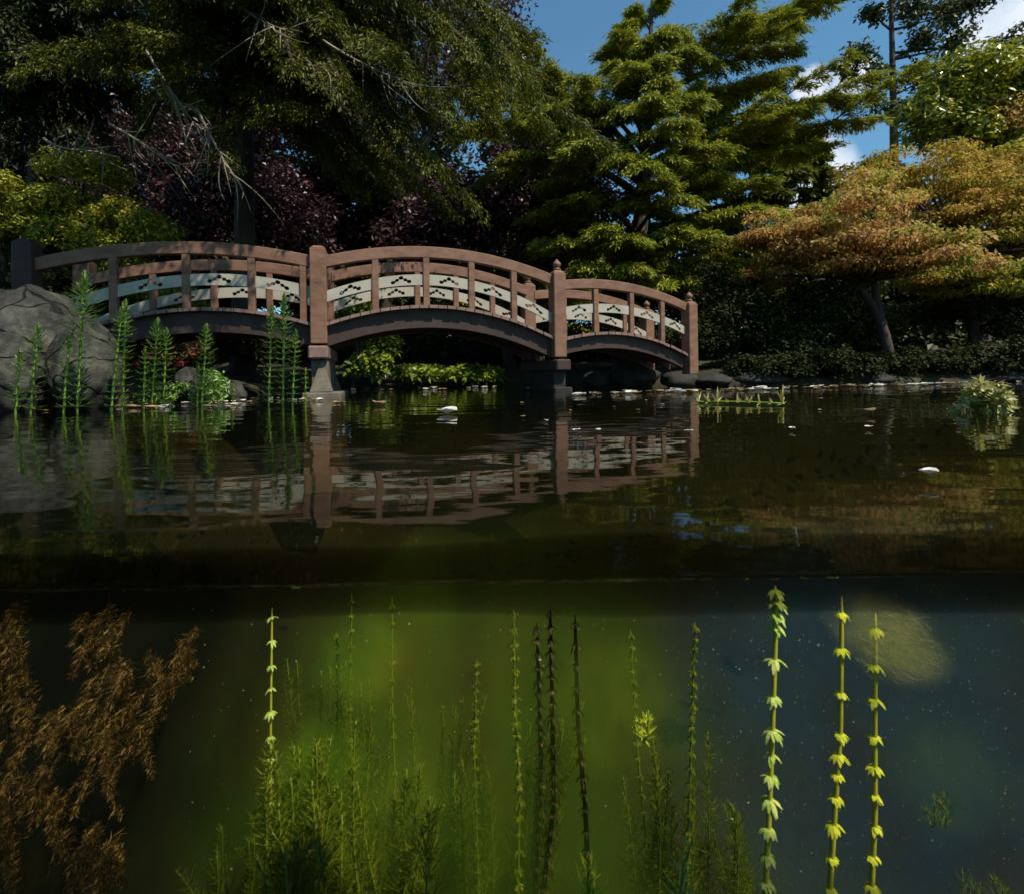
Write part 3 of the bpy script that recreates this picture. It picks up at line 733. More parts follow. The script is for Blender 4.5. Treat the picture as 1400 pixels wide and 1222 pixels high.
def broad_tree(name, label, cat, base, crowns, rs, mat, clumps=90, leafn=110, L=0.12, Wd=0.07, cr=0.45, trunk_r=0.14, flatten=0.7, group=None, limbs=22, top_r=0.25, inner=0.45, zmin=-0.6, upw=0.6, wood='bark'):
    root = empty(name, base, label, cat, group)
    b = np.array(base, float)
    w = MB(); Vs = []
    tot = sum(c[2] for c in crowns)
    main = np.array(crowns[0][0], float)
    fork = b + (main - b) * 0.55; fork[0] += rs.normal(0, 0.1)
    w.tube(curve3(b - np.array([0, 0, 0.2]), (b + fork) / 2 + rs.normal(0, 0.12, 3), fork, 9), np.linspace(trunk_r, trunk_r * 0.6, 9), 9)
    for (cc, rr, wt) in crowns:
        k = max(4, int(clumps * wt / tot))
        cs = in_ell(cc, rr, k, rs, inner, zmin)
        for j, c in enumerate(cs):
            s_ = cr * rs.uniform(0.6, 1.25)
            Vs.append(clump(c, (s_, s_, s_ * flatten), int(leafn * rs.uniform(0.7, 1.3)), rs, L, Wd, upw))
            if j < max(2, int(limbs * wt / tot)):
                m_ = (fork + c) / 2 + rs.normal(0, 0.15, 3) + np.array([0, 0, 0.15])
                w.tube(curve3(fork, m_, c, 7), np.linspace(trunk_r * 0.5, 0.012, 7), 5)
    w.build('trunk', M[wood], root, smooth=True)
    foliage('crown', Vs, mat, root)
    return root

rs = np.random.default_rng(11)
# --- the cedar right of centre: layered plates
def cedar(base, top, limbs_, label, mat, rs, scale=1.0, trunk_r=0.3, dens=1.0, L=0.17, Wd=0.04, name='cedar_tree', hang=0.3, extra=0, cat='tree', per=4, lift=0.12, tilt=0.12, jit=0.55, sidez=0.12):
    root = empty(name, base, label, cat)
    w = MB(); Vs = []
    b, tp = np.array(base, float), np.array(top, float)
    w.tube(curve3(b - np.array([0, 0, 0.3]), (b + tp) / 2 + np.array([0.15, 0, 0]), tp, 16), np.linspace(trunk_r, 0.03, 16), 9)
    for (za, tip, sag, wid) in limbs_:
        a = b + (tp - b) * za
        ln = np.linalg.norm(np.array(tip) - a)
        Vs.append(limb(a, tip, sag, wid * scale, rs, twigs=int(16 * ln * dens + 14), pts=9, per=per, L=L, Wd=Wd, hang=hang, wood=w, r0=0.022 * ln + 0.02, lift=lift, tilt=tilt, jit=jit))
        # side limbs
        for _ in range(int(3 + extra)):
            q = rs.uniform(0.35, 0.85)
            m_ = (a + np.array(tip)) / 2 + np.array([0, 0, sag])
            p0 = (1 - q) ** 2 * a + 2 * q * (1 - q) * m_ + q * q * np.array(tip)
            dv = np.array(tip) - a; sd = np.array([-dv[1], dv[0], 0]); sd = sd / (np.linalg.norm(sd) + 1e-6)
            p1 = p0 + dv * rs.uniform(0.12, 0.4) + sd * rs.choice([-1, 1]) * ln * rs.uniform(0.15, 0.4) + np.array([0, 0, rs.normal(0.0, sidez) * ln])
            Vs.append(limb(p0, p1, 0.1, wid * scale * 0.8, rs, twigs=int(11 * np.linalg.norm(p1 - p0) * dens + 10), pts=8, per=per, L=L, Wd=Wd, hang=hang, start=0.05, wood=w, r0=0.022, lift=lift, tilt=tilt, jit=jit))
    w.build('trunk', M['bark'], root, smooth=True)
    foliage('crown', Vs, mat, root)
    return root
CY = 13.0
cb = P(858, 500, CY); cb.z = gz(cb.x, cb.y)
ct = P(892, -10, CY)
def tipc(px, py, dy=0.0): return tuple(P(px, py, CY + dy))
limbs_c = [
    (0.50, tipc(630, 175, -1.4), 1.1, 1.0), (0.46, tipc(690, 215, -1.8), 0.8, 0.9), (0.55, tipc(720, 120, -0.6), 0.9, 0.9), (0.52, tipc(745, 150, -2.0), 0.8, 0.9),
    (0.58, tipc(790, 135, -1.5), 0.5, 0.9), (0.62, tipc(860, 95, -1.8), 0.4, 0.9), (0.70, tipc(830, 70, -0.8), 0.4, 0.8), (0.80, tipc(845, 50, -0.4), 0.3, 0.7),
    (0.88, tipc(930, 45, -0.6), 0.2, 0.7), (0.74, tipc(1020, 40, -0.9), 0.5, 0.9), (0.78, tipc(1135, 2, -0.3), 0.5, 0.9), (0.70, tipc(1085, 65, -0.7), 0.5, 0.8), (0.64, tipc(1060, 105, -1.1), 0.4, 0.8),
    (0.57, tipc(1170, 135, -0.5), 0.6, 0.8), (0.52, tipc(1190, 165, -0.2), 0.5, 0.8), (0.50, tipc(1100, 150, -1.4), 0.5, 0.9), (0.46, tipc(1130, 200, 0.0), 0.5, 0.9),
    (0.44, tipc(980, 200, -2.0), 0.4, 1.0), (0.40, tipc(1050, 245, -1.0), 0.3, 0.9), (0.36, tipc(930, 270, -2.1), 0.4, 1.0), (0.33, tipc(1030, 285, -1.6), 0.3, 1.0),
    (0.36, tipc(760, 245, -1.6), 0.5, 0.9), (0.33, tipc(740, 290, -1.2), 0.4, 0.9), (0.28, tipc(770, 330, -1.8), 0.3, 1.0), (0.26, tipc(860, 325, -2.3), 0.3, 1.1),
    (0.27, tipc(965, 320, -2.0), 0.3, 1.0), (0.22, tipc(1000, 355, -1.6), 0.2, 1.0), (0.22, tipc(830, 370, -2.0), 0.2, 1.0), (0.2, tipc(920, 385, -1.9), 0.2, 1.1), (0.62, tipc(940, 140, -1.9), 0.3, 0.9), (0.55, tipc(900, 180, -2.3), 0.3, 1.0),
    (0.80, tipc(885, 60, -1.2), 0.2, 0.8), (0.70, tipc(905, 110, -2.0), 0.3, 0.9), (0.62, tipc(850, 150, -2.3), 0.3, 0.9), (0.76, tipc(965, 80, -1.3), 0.3, 0.8), (0.5, tipc(880, 225, -2.6), 0.3, 1.0), (0.5, tipc(800, 195, -2.6), 0.3, 0.9), (0.93, tipc(905, 5, 0.1), 0.1, 0.4), (0.90, tipc(870, 20, 0.1), 0.1, 0.5),
]
cedar(cb, ct, limbs_c, 'broad layered cedar spreading green plates over the right half of the bridge', 'cedar', rs, 0.85, 0.3, 1.25, lift=0.04, tilt=0.05, jit=0.36, sidez=0.035, hang=0.36, L=0.14, Wd=0.026, per=6)
# --- the hanging conifer over the left half
HY = 9.4
hb = P(330, 480, HY + 1.2); hb.z = gz(hb.x, hb.y)
ht = P(330, -260, HY + 1.0)
def tiph(px, py, dy=0.0): return tuple(P(px, py, HY + dy))
limbs_h = []
for (za, px, py, dy) in [(0.9, 600, -60, -1), (0.85, 690, 30, -2.0), (0.8, 650, 70, -2.3), (0.78, 560, 110, -1.8), (0.72, 700, 90, -2.0), (0.70, 620, 150, -2.2), (0.66, 540, 200, -1.6), (0.62, 590, 220, -2.0), (0.58, 500, 215, -1.0), (0.54, 540, 245, 0.6), (0.52, 470, 245, 0.2), (0.5, 430, 205, -0.8),
    (0.7, 470, 120, -2.4), (0.8, 450, 30, -2.2), (0.85, 380, 0, -2.2), (0.75, 400, 90, -2.6), (0.65, 370, 140, -2.0), (0.6, 300, 210, -2.0), (0.7, 250, 120, -2.2), (0.8, 230, 30, -2.0), (0.75, 170, 80, -1.6), (0.9, 120, -10, -1.5), (0.65, 200, 180, -1.4), (0.85, 540, 10, -1.6), (0.85, 300, -20, -2.6), (0.95, 480, -90, -1.6), (0.9, 660, -50, -2)]:
    limbs_h.append((za, tiph(px, py, dy), 0.9, 0.8))
cedar(hb, ht, limbs_h, 'tall dark conifer drooping over the left half of the bridge', 'hemlock', rs, 0.9, 0.26, 1.35, 0.085, 0.02, 'hanging_conifer', 0.45, 1, lift=-0.05, tilt=0.07, jit=0.4, sidez=0.06, per=5)
# --- the conifer at the left edge, its boughs reaching out in shade
lb = (-9.6, 10.4, gz(-9.6, 10.4)); lt = (-9.3, 10.2, 14)
limbs_l = []
for (za, px, py, Y) in [(0.75, 60, -30, 7.5), (0.7, 140, 20, 7.8), (0.6, 110, 90, 8.0), (0.55, 60, 150, 7.8), (0.65, 200, 60, 8.4), (0.5, 130, 170, 8.6), (0.45, 30, 200, 7.6), (0.7, -40, 60, 7.0), (0.6, -60, 140, 7.2), (0.55, 180, 130, 8.8), (0.5, 10, 110, 8.4), (0.8, 180, -40, 8)]:
    limbs_l.append((za, tuple(P(px, py, Y + 1.7)), 0.6, 0.9))
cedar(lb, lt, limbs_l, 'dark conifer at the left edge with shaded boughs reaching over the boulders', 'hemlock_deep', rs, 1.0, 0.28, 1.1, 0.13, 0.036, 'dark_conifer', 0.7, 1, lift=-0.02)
# --- overhanging near conifer, mostly above the frame: dapples the left span
nb = (-7.6, 3.6, gz(-7.6, 3.6)); ntp = (-6.7, 3.8, 13.0)
limbs_n = [(0.42, (-1.5, 4.7, 5.1), 0.5, 0.6), (0.4, (-2.3, 5.3, 5.3), 0.5, 0.6), (0.38, (-3.2, 5.0, 4.9), 0.4, 0.6), (0.5, (-2.0, 4.3, 5.0), 0.5, 0.7), (0.45, (-3.6, 4.1, 4.9), 0.4, 0.7), (0.48, (-4.0, 3.7, 5.0), 0.3, 0.9), (0.5, (-4.2, 4.7, 5.1), 0.3, 1.0), (0.46, (-4.9, 4.9, 4.8), 0.3, 1.0), (0.45, (-5.2, 4.3, 4.5), 0.3, 1.0), (0.44, (-4.6, 4.2, 4.4), 0.3, 0.9)]
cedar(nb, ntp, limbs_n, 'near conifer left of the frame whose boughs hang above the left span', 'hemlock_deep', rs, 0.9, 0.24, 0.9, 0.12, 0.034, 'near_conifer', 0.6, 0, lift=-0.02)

# --- purple-leaved trees behind the bridge
def gb(px, Y): q = P(px, 516, Y); return (q.x, Y, gz(q.x, Y))
def E(px, py, Y, rx, rz, ry=None):    # crown ellipsoid: pixel radii
    return (tuple(P(px, py, Y)), (rx / FPX * Y, (ry or rx) / FPX * Y * 0.75, rz / FPX * Y))
broad_tree('purple_plum', 'purple leaved tree right behind the middle of the bridge', 'tree', gb(700, 15.0), [(*E(690, 300, 14.5, 130, 95), 3), (*E(600, 330, 13.6, 85, 60), 1.4), (*E(800, 300, 14.5, 90, 80), 1.4)], rs, 'purple', 240, 130, 0.14, 0.085, 0.5, 0.2)
broad_tree('purple_plum', 'taller purple leaved tree showing above the hanging conifer', 'tree', gb(520, 17.5), [(*E(570, 90, 17, 170, 130), 3), (*E(430, 170, 16.5, 150, 130), 2), (*E(680, 110, 17.5, 70, 90), 1)], rs, 'purple', 260, 120, 0.16, 0.095, 0.7, 0.24)
broad_tree('purple_plum', 'low purple leaved tree in deep shade behind the left span', 'tree', gb(330, 14.0), [(*E(340, 310, 13, 130, 85), 3), (*E(210, 250, 14, 110, 110), 2)], rs, 'purple', 190, 120, 0.13, 0.08, 0.5, 0.17)

# --- golden-green clumpy conifers at the left
def cloud_conifer(label, crowns, base, mat, n, rs, name='golden_cypress', leafn=240, cr=0.26, L=0.075, Wd=0.03):
    return broad_tree(name, label, 'shrub', base, crowns, rs, mat, n, leafn, L, Wd, cr, 0.09, 0.75, limbs=14, inner=0.6, zmin=-0.5, upw=0.6)
cloud_conifer('golden green cypress rising behind the left handrail', [(*E(115, 265, 8.0, 62, 50), 2), (*E(175, 315, 7.9, 62, 34), 1.6), (*E(55, 320, 7.7, 70, 50), 1.6), (*E(110, 350, 7.9, 90, 40), 1)], gb(110, 8.2), 'yellow_conifer', 95, rs)
cloud_conifer('dull golden cypress at the left edge under the dark conifer', [(*E(10, 300, 7.6, 50, 60), 1)], gb(5, 7.8), 'yellow_conifer', 34, rs)
cloud_conifer('low yellow green shrub seen through the left railing', [(*E(215, 415, 8.8, 60, 22), 2), (*E(130, 425, 8.6, 50, 25), 1)], gb(200, 9.0), 'yellow_conifer', 40, rs, 'yellow_shrub')
# --- azaleas
def flower_bush(label, crowns, base, n, npink, rs, mat='azalea'):
    root = broad_tree('azalea', label, 'shrub', base, crowns, rs, mat, n, 150, 0.05, 0.03, 0.16, 0.03, 0.8, limbs=8, inner=0.4)
    Vs = []
    for (cc, rr, wt) in crowns:
        for c in in_ell(cc, rr, npink, rs, 0.85, -0.4): Vs.append(clump(c, (0.05, 0.05, 0.04), 26, rs, 0.05, 0.045))
    foliage('blossom', Vs, 'pink', root)
    return root
flower_bush('pink flowering azalea glimpsed under the left span', [(*E(228, 488, 8.4, 58, 32), 1)], gb(228, 8.6), 60, 20, rs)
flower_bush('small pink azalea seen through the left railing', [(*E(232, 398, 9.6, 28, 12), 1), (*E(262, 420, 9.6, 16, 8), .4)], gb(235, 9.8), 18, 9, rs)

# --- maples on the right bank
MY = 10.6
def maple(label, base, crowns, mat, n, rs, lean):
    root = empty('japanese_maple', base, label, 'tree')
    b = np.array(base, float); w = MB(); Vs = []
    fork = np.array(lean, float)
    for dx in (-0.06, 0.1):
        w.tube(curve3(b + np.array([dx, 0, -0.2]), (b + fork) / 2 + np.array([0.22 - dx * 2, 0, 0.05]), fork + np.array([dx * 3, 0.1, 0.05]), 9), np.linspace(0.12, 0.07, 9), 8)
    tot = sum(c[2] for c in crowns)
    for (cc, rr, wt) in crowns:
        k = int(n * wt / tot)
        for j, c in enumerate(in_ell(cc, rr, k, rs, 0.35, -0.75)):
            s_ = rs.uniform(0.22, 0.6)
            rad = math.hypot((c[0] - cc[0]) / rr[0], (c[1] - cc[1]) / rr[1])
            c[2] = round(c[2] / 0.34) * 0.34 - 0.16 * rad * rad + rs.normal(0, 0.035)
            Vs.append(clump(c, (s_, s_, s_ * 0.26), int(230 * s_ * s_ / 0.2), rs, 0.10, 0.05, 0.55, droop=0.3))
            if j % 4 == 0:
                m_ = (fork + c) / 2 + rs.normal(0, 0.15, 3) + np.array([0, 0, 0.2])
                w.tube(curve3(fork, m_, c, 8), np.linspace(0.05, 0.01, 8), 5)
    w.build('trunk', M['bark'], root, smooth=True); foliage('crown', Vs, mat, root)
    return root
maple('orange tinted japanese maple leaning over the right bank', gb(1218, MY), [(*E(1130, 315, 10.2, 120, 42), 2), (*E(1210, 335, 9.6, 120, 26), 1.5), (*E(1060, 325, 10.6, 60, 24), .8), (*E(1180, 290, 10.8, 110, 38), 1.2), (*E(1075, 360, 10.9, 70, 26), .7), (*E(1280, 350, 10.0, 80, 26), .8)], 'maple_orange', 150, rs, tuple(P(1180, 385, MY)))
maple('larger golden japanese maple behind the orange one', gb(1330, 12.4), [(*E(1260, 255, 12, 130, 48), 3), (*E(1390, 245, 12, 120, 45), 2.5), (*E(1360, 310, 11.4, 110, 55), 2.2), (*E(1440, 330, 11, 90, 70), 1.6), (*E(1330, 385, 11.6, 100, 32), 1.4)], 'maple_gold', 230, rs, tuple(P(1320, 360, 12.2)))
# --- rhododendron and tall trees behind
broad_tree('laurel_tree', 'glossy round topped evergreen above the maples at the right', 'tree', gb(1340, 15.0), [(*E(1335, 135, 14.5, 85, 62), 3), (*E(1420, 120, 14.5, 90, 60), 1.5), (*E(1290, 180, 14.2, 55, 40), 1), (*E(1400, 200, 14.2, 90, 40), 1)], rs, 'rhodo', 210, 110, 0.2, 0.085, 0.5, 0.2)
broad_tree('red_leaf_shrub', 'dull red leaved tree between the evergreen and the golden maple', 'tree', gb(1440, 14.0), [(*E(1400, 165, 13.6, 40, 40), 1)], rs, 'maple_orange', 24, 100, 0.12, 0.07, 0.4, 0.1)
def sparse_tree(label, px, Y, ptop, blobs, rs, mat='dull_leaf'):
    base = gb(px, Y)
    root = empty('sparse_tree', base, label, 'tree')
    w = MB(); Vs = []
    tp = np.array(P(px - 8, ptop, Y)); b = np.array(base)
    w.tube(curve3(b, (b + tp) / 2 + np.array([0.15, 0, 0]), tp, 14), np.linspace(0.24, 0.05, 14), 8)
    for (bx, by, rx, rz, k) in blobs:
        c0, r0 = E(bx, by, Y, rx, rz)
        f = min(0.95, max(0.3, (c0[2] - 0.6 - b[2]) / (tp[2] - b[2]))); a = b + (tp - b) * f
        w.tube(curve3(a, (a + np.array(c0)) / 2 + np.array([0, 0, -0.1]), np.array(c0), 7), np.linspace(0.06, 0.012, 7), 5)
        for c in in_ell(c0, r0, k, rs, 0.1):
            Vs.append(clump(c, (0.4, 0.4, 0.26), 60, rs, 0.2, 0.11, 0.5))
    w.build('trunk', M['bark'], root, smooth=True); foliage('crown', Vs, mat, root)
    return root
sparse_tree('tall thin tree with airy foliage against the blue sky', 1224, 20.0, -60, [(1290, 20, 55, 28, 16), (1250, 10, 40, 30, 12), (1180, 75, 28, 14, 7), (1195, 20, 28, 18, 7), (1255, 60, 40, 16, 9), (1310, 60, 40, 12, 7), (1165, 100, 12, 10, 3), (1200, 100, 20, 12, 4), (1260, 110, 35, 30, 12), (1240, 150, 35, 22, 10), (1200, 140, 18, 14, 4), (1390, 50, 40, 10, 7), (1330, 5, 40, 20, 9), (1215, -30, 60, 30, 12)], rs)
# --- background conifers that close the view
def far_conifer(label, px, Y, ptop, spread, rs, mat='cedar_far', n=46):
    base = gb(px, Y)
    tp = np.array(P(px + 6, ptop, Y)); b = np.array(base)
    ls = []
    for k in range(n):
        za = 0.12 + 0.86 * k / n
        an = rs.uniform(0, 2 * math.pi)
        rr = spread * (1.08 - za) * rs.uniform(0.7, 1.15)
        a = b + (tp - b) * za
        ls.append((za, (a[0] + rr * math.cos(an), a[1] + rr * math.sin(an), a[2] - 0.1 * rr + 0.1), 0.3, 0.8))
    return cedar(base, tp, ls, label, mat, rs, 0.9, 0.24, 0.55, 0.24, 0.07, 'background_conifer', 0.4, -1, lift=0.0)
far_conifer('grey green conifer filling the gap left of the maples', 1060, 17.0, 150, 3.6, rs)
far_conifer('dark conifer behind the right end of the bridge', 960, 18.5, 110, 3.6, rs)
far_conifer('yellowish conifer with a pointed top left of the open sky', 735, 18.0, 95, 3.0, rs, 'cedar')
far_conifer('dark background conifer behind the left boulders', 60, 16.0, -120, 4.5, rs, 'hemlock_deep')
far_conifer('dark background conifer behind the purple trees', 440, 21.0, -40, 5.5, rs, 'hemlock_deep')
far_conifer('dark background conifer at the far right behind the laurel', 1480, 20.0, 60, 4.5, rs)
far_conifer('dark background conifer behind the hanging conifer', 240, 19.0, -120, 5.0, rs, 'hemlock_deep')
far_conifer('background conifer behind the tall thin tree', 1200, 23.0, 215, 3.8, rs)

# --- the edge of the wood behind everything: bushy trees with crowns down to the ground
for k, (px, Y, hp, lab) in enumerate([(-60, 17, 130, 'bushy dark tree of the wood edge behind the left boulders'), (110, 20, 130, 'bushy dark tree of the wood edge behind the golden cypress'), (270, 21, 120, 'bushy dark tree of the wood edge behind the left span'), (420, 22, 120, 'bushy dark tree of the wood edge behind the left pier'), (560, 22, 150, 'bushy dark tree of the wood edge behind the middle span'),
    (700, 22, 190, 'bushy dark tree of the wood edge behind the right pier'), (840, 21, 290, 'bushy dark tree of the wood edge behind the cedar trunk'), (980, 21, 300, 'bushy dark tree of the wood edge behind the bridge end'), (1110, 20, 320, 'bushy dark tree of the wood edge left of the maple trunk'), (1225, 20, 395, 'low bushy dark tree of the wood edge behind the maple trunk'), (1330, 19, 300, 'bushy dark tree of the wood edge behind the golden maple'), (1480, 18, 260, 'bushy dark tree of the wood edge at the far right')]):
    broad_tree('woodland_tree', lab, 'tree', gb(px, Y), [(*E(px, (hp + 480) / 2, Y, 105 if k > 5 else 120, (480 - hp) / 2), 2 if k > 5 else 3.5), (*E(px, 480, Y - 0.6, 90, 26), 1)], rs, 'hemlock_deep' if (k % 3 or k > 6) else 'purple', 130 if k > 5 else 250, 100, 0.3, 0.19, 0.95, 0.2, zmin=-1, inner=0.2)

# --- shrubs of the banks
def shrub(name, label, crowns, base, mat, n, rs, leafn=120, cr=0.22, L=0.08, Wd=0.04, group=None, upw=0.7):
    return broad_tree(name, label, 'shrub', base, crowns, rs, mat, n, leafn, L, Wd, cr, 0.04, 0.8, group, limbs=8, inner=0.35, upw=upw)
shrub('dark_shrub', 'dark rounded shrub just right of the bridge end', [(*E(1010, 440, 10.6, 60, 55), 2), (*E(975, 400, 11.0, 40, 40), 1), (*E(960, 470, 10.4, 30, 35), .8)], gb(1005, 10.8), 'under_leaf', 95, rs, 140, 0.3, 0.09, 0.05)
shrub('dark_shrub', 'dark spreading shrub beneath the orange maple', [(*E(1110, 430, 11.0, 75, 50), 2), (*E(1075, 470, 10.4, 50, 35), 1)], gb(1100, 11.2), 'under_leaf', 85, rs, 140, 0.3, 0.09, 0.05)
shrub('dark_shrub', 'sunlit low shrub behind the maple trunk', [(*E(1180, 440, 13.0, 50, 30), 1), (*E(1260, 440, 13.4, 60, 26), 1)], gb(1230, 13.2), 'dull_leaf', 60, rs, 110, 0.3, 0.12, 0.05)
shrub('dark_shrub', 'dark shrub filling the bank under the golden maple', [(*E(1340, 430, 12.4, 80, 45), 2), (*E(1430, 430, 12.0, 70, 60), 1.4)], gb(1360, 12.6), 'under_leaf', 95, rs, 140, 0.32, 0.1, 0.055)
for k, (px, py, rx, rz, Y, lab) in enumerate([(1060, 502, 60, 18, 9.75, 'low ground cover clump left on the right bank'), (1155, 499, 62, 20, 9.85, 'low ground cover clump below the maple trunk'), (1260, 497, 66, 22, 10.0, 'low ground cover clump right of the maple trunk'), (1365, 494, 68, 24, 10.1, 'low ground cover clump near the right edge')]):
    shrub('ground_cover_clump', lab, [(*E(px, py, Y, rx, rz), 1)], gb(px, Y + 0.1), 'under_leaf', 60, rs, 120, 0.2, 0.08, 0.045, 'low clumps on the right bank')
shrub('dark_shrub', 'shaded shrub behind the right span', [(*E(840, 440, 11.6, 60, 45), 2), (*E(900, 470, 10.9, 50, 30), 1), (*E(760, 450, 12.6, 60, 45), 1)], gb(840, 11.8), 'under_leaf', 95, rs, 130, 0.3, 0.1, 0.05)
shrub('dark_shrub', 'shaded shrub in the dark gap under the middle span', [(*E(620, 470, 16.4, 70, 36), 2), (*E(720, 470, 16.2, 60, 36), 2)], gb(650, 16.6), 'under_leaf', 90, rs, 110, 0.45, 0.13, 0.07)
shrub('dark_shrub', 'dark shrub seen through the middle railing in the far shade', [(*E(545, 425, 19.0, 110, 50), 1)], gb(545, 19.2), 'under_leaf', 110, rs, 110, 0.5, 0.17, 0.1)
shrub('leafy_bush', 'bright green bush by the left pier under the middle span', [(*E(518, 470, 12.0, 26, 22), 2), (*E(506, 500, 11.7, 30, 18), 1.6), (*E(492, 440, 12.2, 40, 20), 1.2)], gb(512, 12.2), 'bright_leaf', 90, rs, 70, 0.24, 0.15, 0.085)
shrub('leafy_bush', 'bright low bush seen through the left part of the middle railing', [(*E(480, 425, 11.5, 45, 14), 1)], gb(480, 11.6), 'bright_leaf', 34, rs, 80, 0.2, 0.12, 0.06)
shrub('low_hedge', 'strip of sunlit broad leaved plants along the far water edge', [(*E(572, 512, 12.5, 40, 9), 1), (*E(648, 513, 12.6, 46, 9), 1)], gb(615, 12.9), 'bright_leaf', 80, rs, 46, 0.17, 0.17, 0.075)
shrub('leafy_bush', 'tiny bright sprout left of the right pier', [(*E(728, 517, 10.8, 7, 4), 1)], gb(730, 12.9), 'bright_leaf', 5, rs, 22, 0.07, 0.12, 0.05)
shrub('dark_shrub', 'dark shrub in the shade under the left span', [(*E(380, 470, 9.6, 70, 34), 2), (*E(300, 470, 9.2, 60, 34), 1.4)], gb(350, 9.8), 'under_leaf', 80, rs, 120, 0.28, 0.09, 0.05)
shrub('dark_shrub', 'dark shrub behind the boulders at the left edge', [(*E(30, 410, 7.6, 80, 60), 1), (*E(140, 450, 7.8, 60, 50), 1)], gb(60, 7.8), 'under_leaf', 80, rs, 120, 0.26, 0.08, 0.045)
# bare twigs of the hanging conifer, pale in the sun
def twig_spray(label, pts, rs, n=15):
    root_p = pts[0]
    o = MB()
    a, b = [np.array(P(*q)) for q in (pts[0], pts[-1])]
    m_ = np.array(P(*pts[1]))
    path = curve3(a, m_, b, 12)
    o.tube(path, np.linspace(0.02, 0.006, 12), 5)
    for _ in range(n):
        k = rs.integers(2, 11); p = path[k]
        dv = (b - a) * rs.uniform(0.12, 0.32) + rs.normal(0, 0.22, 3) + np.array([0, 0, -0.12])
        q = curve3(p, p + dv * 0.5 + rs.normal(0, 0.08, 3), p + dv, 7)
        o.tube(q, np.linspace(0.01, 0.003, 7), 4)
    ob = o.build('bare_branch', M['twig'], None, smooth=True)
    return tag(ob, label, 'branch', 'bare branches among the dark boughs')
for lab, pts in [('long pale bare twig across the hanging conifer, highest and right', [(440, 55, 7.2), (500, 95, 7.0), (570, 118, 7.1)]), ('pale crooked twig hanging left of the long twig', [(390, 60, 7.2), (420, 110, 7.1), (445, 90, 7.0)]),
    ('tangle of bare twigs in the middle of the dark boughs', [(200, 70, 7.0), (235, 130, 6.9), (270, 175, 7.0)]), ('thin bare twigs near the golden cypress top', [(150, 170, 7.3), (195, 195, 7.2), (250, 235, 7.2)]),
    ('drooping bare twig in the shade above the left railing', [(270, 150, 7.0), (300, 215, 6.9), (330, 255, 7.0)]), ('short bare twig near the top of the photo', [(330, 10, 7.0), (350, 30, 6.9), (400, 45, 7.0)]), ('forked bare twig at the far left', [(60, 190, 7.0), (90, 215, 6.9), (150, 200, 7.0)])]:
    twig_spray(lab, pts, rs)

# ------------------------------------------------------------------ mare's tail above the water
def ribbon_leaves(base, dirs_, L, Wd, curl, k=3):
    """narrow curved leaves built of k quads; returns V (n*k*4,3)"""
    d = nrm(dirs_); n = len(base)
    s = nrm(np.cross(d, np.array([0.03, 0.02, 1.0])))
    out = []
    prev = base; pw = 1.0
    for j in range(k):
        f = (j + 1) / k
        z = np.zeros_like(d); z[:, 2] = 1
        nx_ = base + d * (L * f)[:, None] + z * (curl * f * f * L)[:, None]
        w = 1.0 if j < k - 1 else 0.15
        out.append(np.stack([prev - s * Wd * pw / 2, prev + s * Wd * pw / 2, nx_ + s * Wd * w / 2, nx_ - s * Wd * w / 2], 1))
        prev, pw = nx_, w
    V = np.stack(out, 1)       # n,k,4,3
    return V.reshape(-1, 3)
def mares_tail(label, px, pyb, Y, pxt, pyt, rs, lw=0.10, group="mare's tail stems standing in the water at the left"):
    b, t = np.array(P(px, pyb, Y)), np.array(P(pxt, pyt, Y))
    b[2] = -0.25
    root = empty('mares_tail', (b[0], b[1], 0), label, 'water plant', group)
    Hh = t[2]
    m_ = (b + t) / 2 + np.array([(b[0] - t[0]) * 0.12, 0, 0])
    w = MB(); w.tube(curve3(b, m_, t, 14), np.concatenate([np.linspace(0.010, 0.009, 9), np.linspace(0.008, 0.005, 5)]), 6)
    w.build('stem', M['mare_stem'], root, smooth=True)
    zs = []
    s = 0.06
    while s < 1.0:
        zs.append(s); s += (0.042 - 0.028 * max(0, s - 0.55) / 0.45) / max(Hh, 0.3) * (1.0 if Hh > 0.5 else 0.8)
    V = []
    for s in zs:
        q0 = b[2] + (t[2] - b[2]) * s
        tt = s
        c = (1 - tt) ** 2 * b + 2 * tt * (1 - tt) * m_ + tt * tt * t
        if c[2] < 0.02: continue
        n = 12
        an = rs.uniform(0, 6.28) + np.arange(n) * 2 * math.pi / n + rs.normal(0, 0.12, n)
        hi = max(0, (s - 0.80) / 0.20)
        ll = lw * (0.75 + 0.35 * min(1, s * 1.6)) * (1 - 0.75 * hi) * rs.uniform(0.75, 1.15, n)
        el = 0.05 + 1.3 * hi - 0.45 * max(0, 0.35 - s) + rs.normal(0, 0.12, n)
        d = np.stack([np.cos(an), np.sin(an), np.tan(np.clip(el, -1.2, 1.3))], -1)
        V.append(ribbon_leaves(np.repeat(c[None], n, 0), d, ll, 0.0095, rs.uniform(0.0, 0.35, n)))
    V = np.concatenate(V)
    link('leaves', mesh_np('leaves', V, quads(V)), M['mare_leaf'], root)
    return root
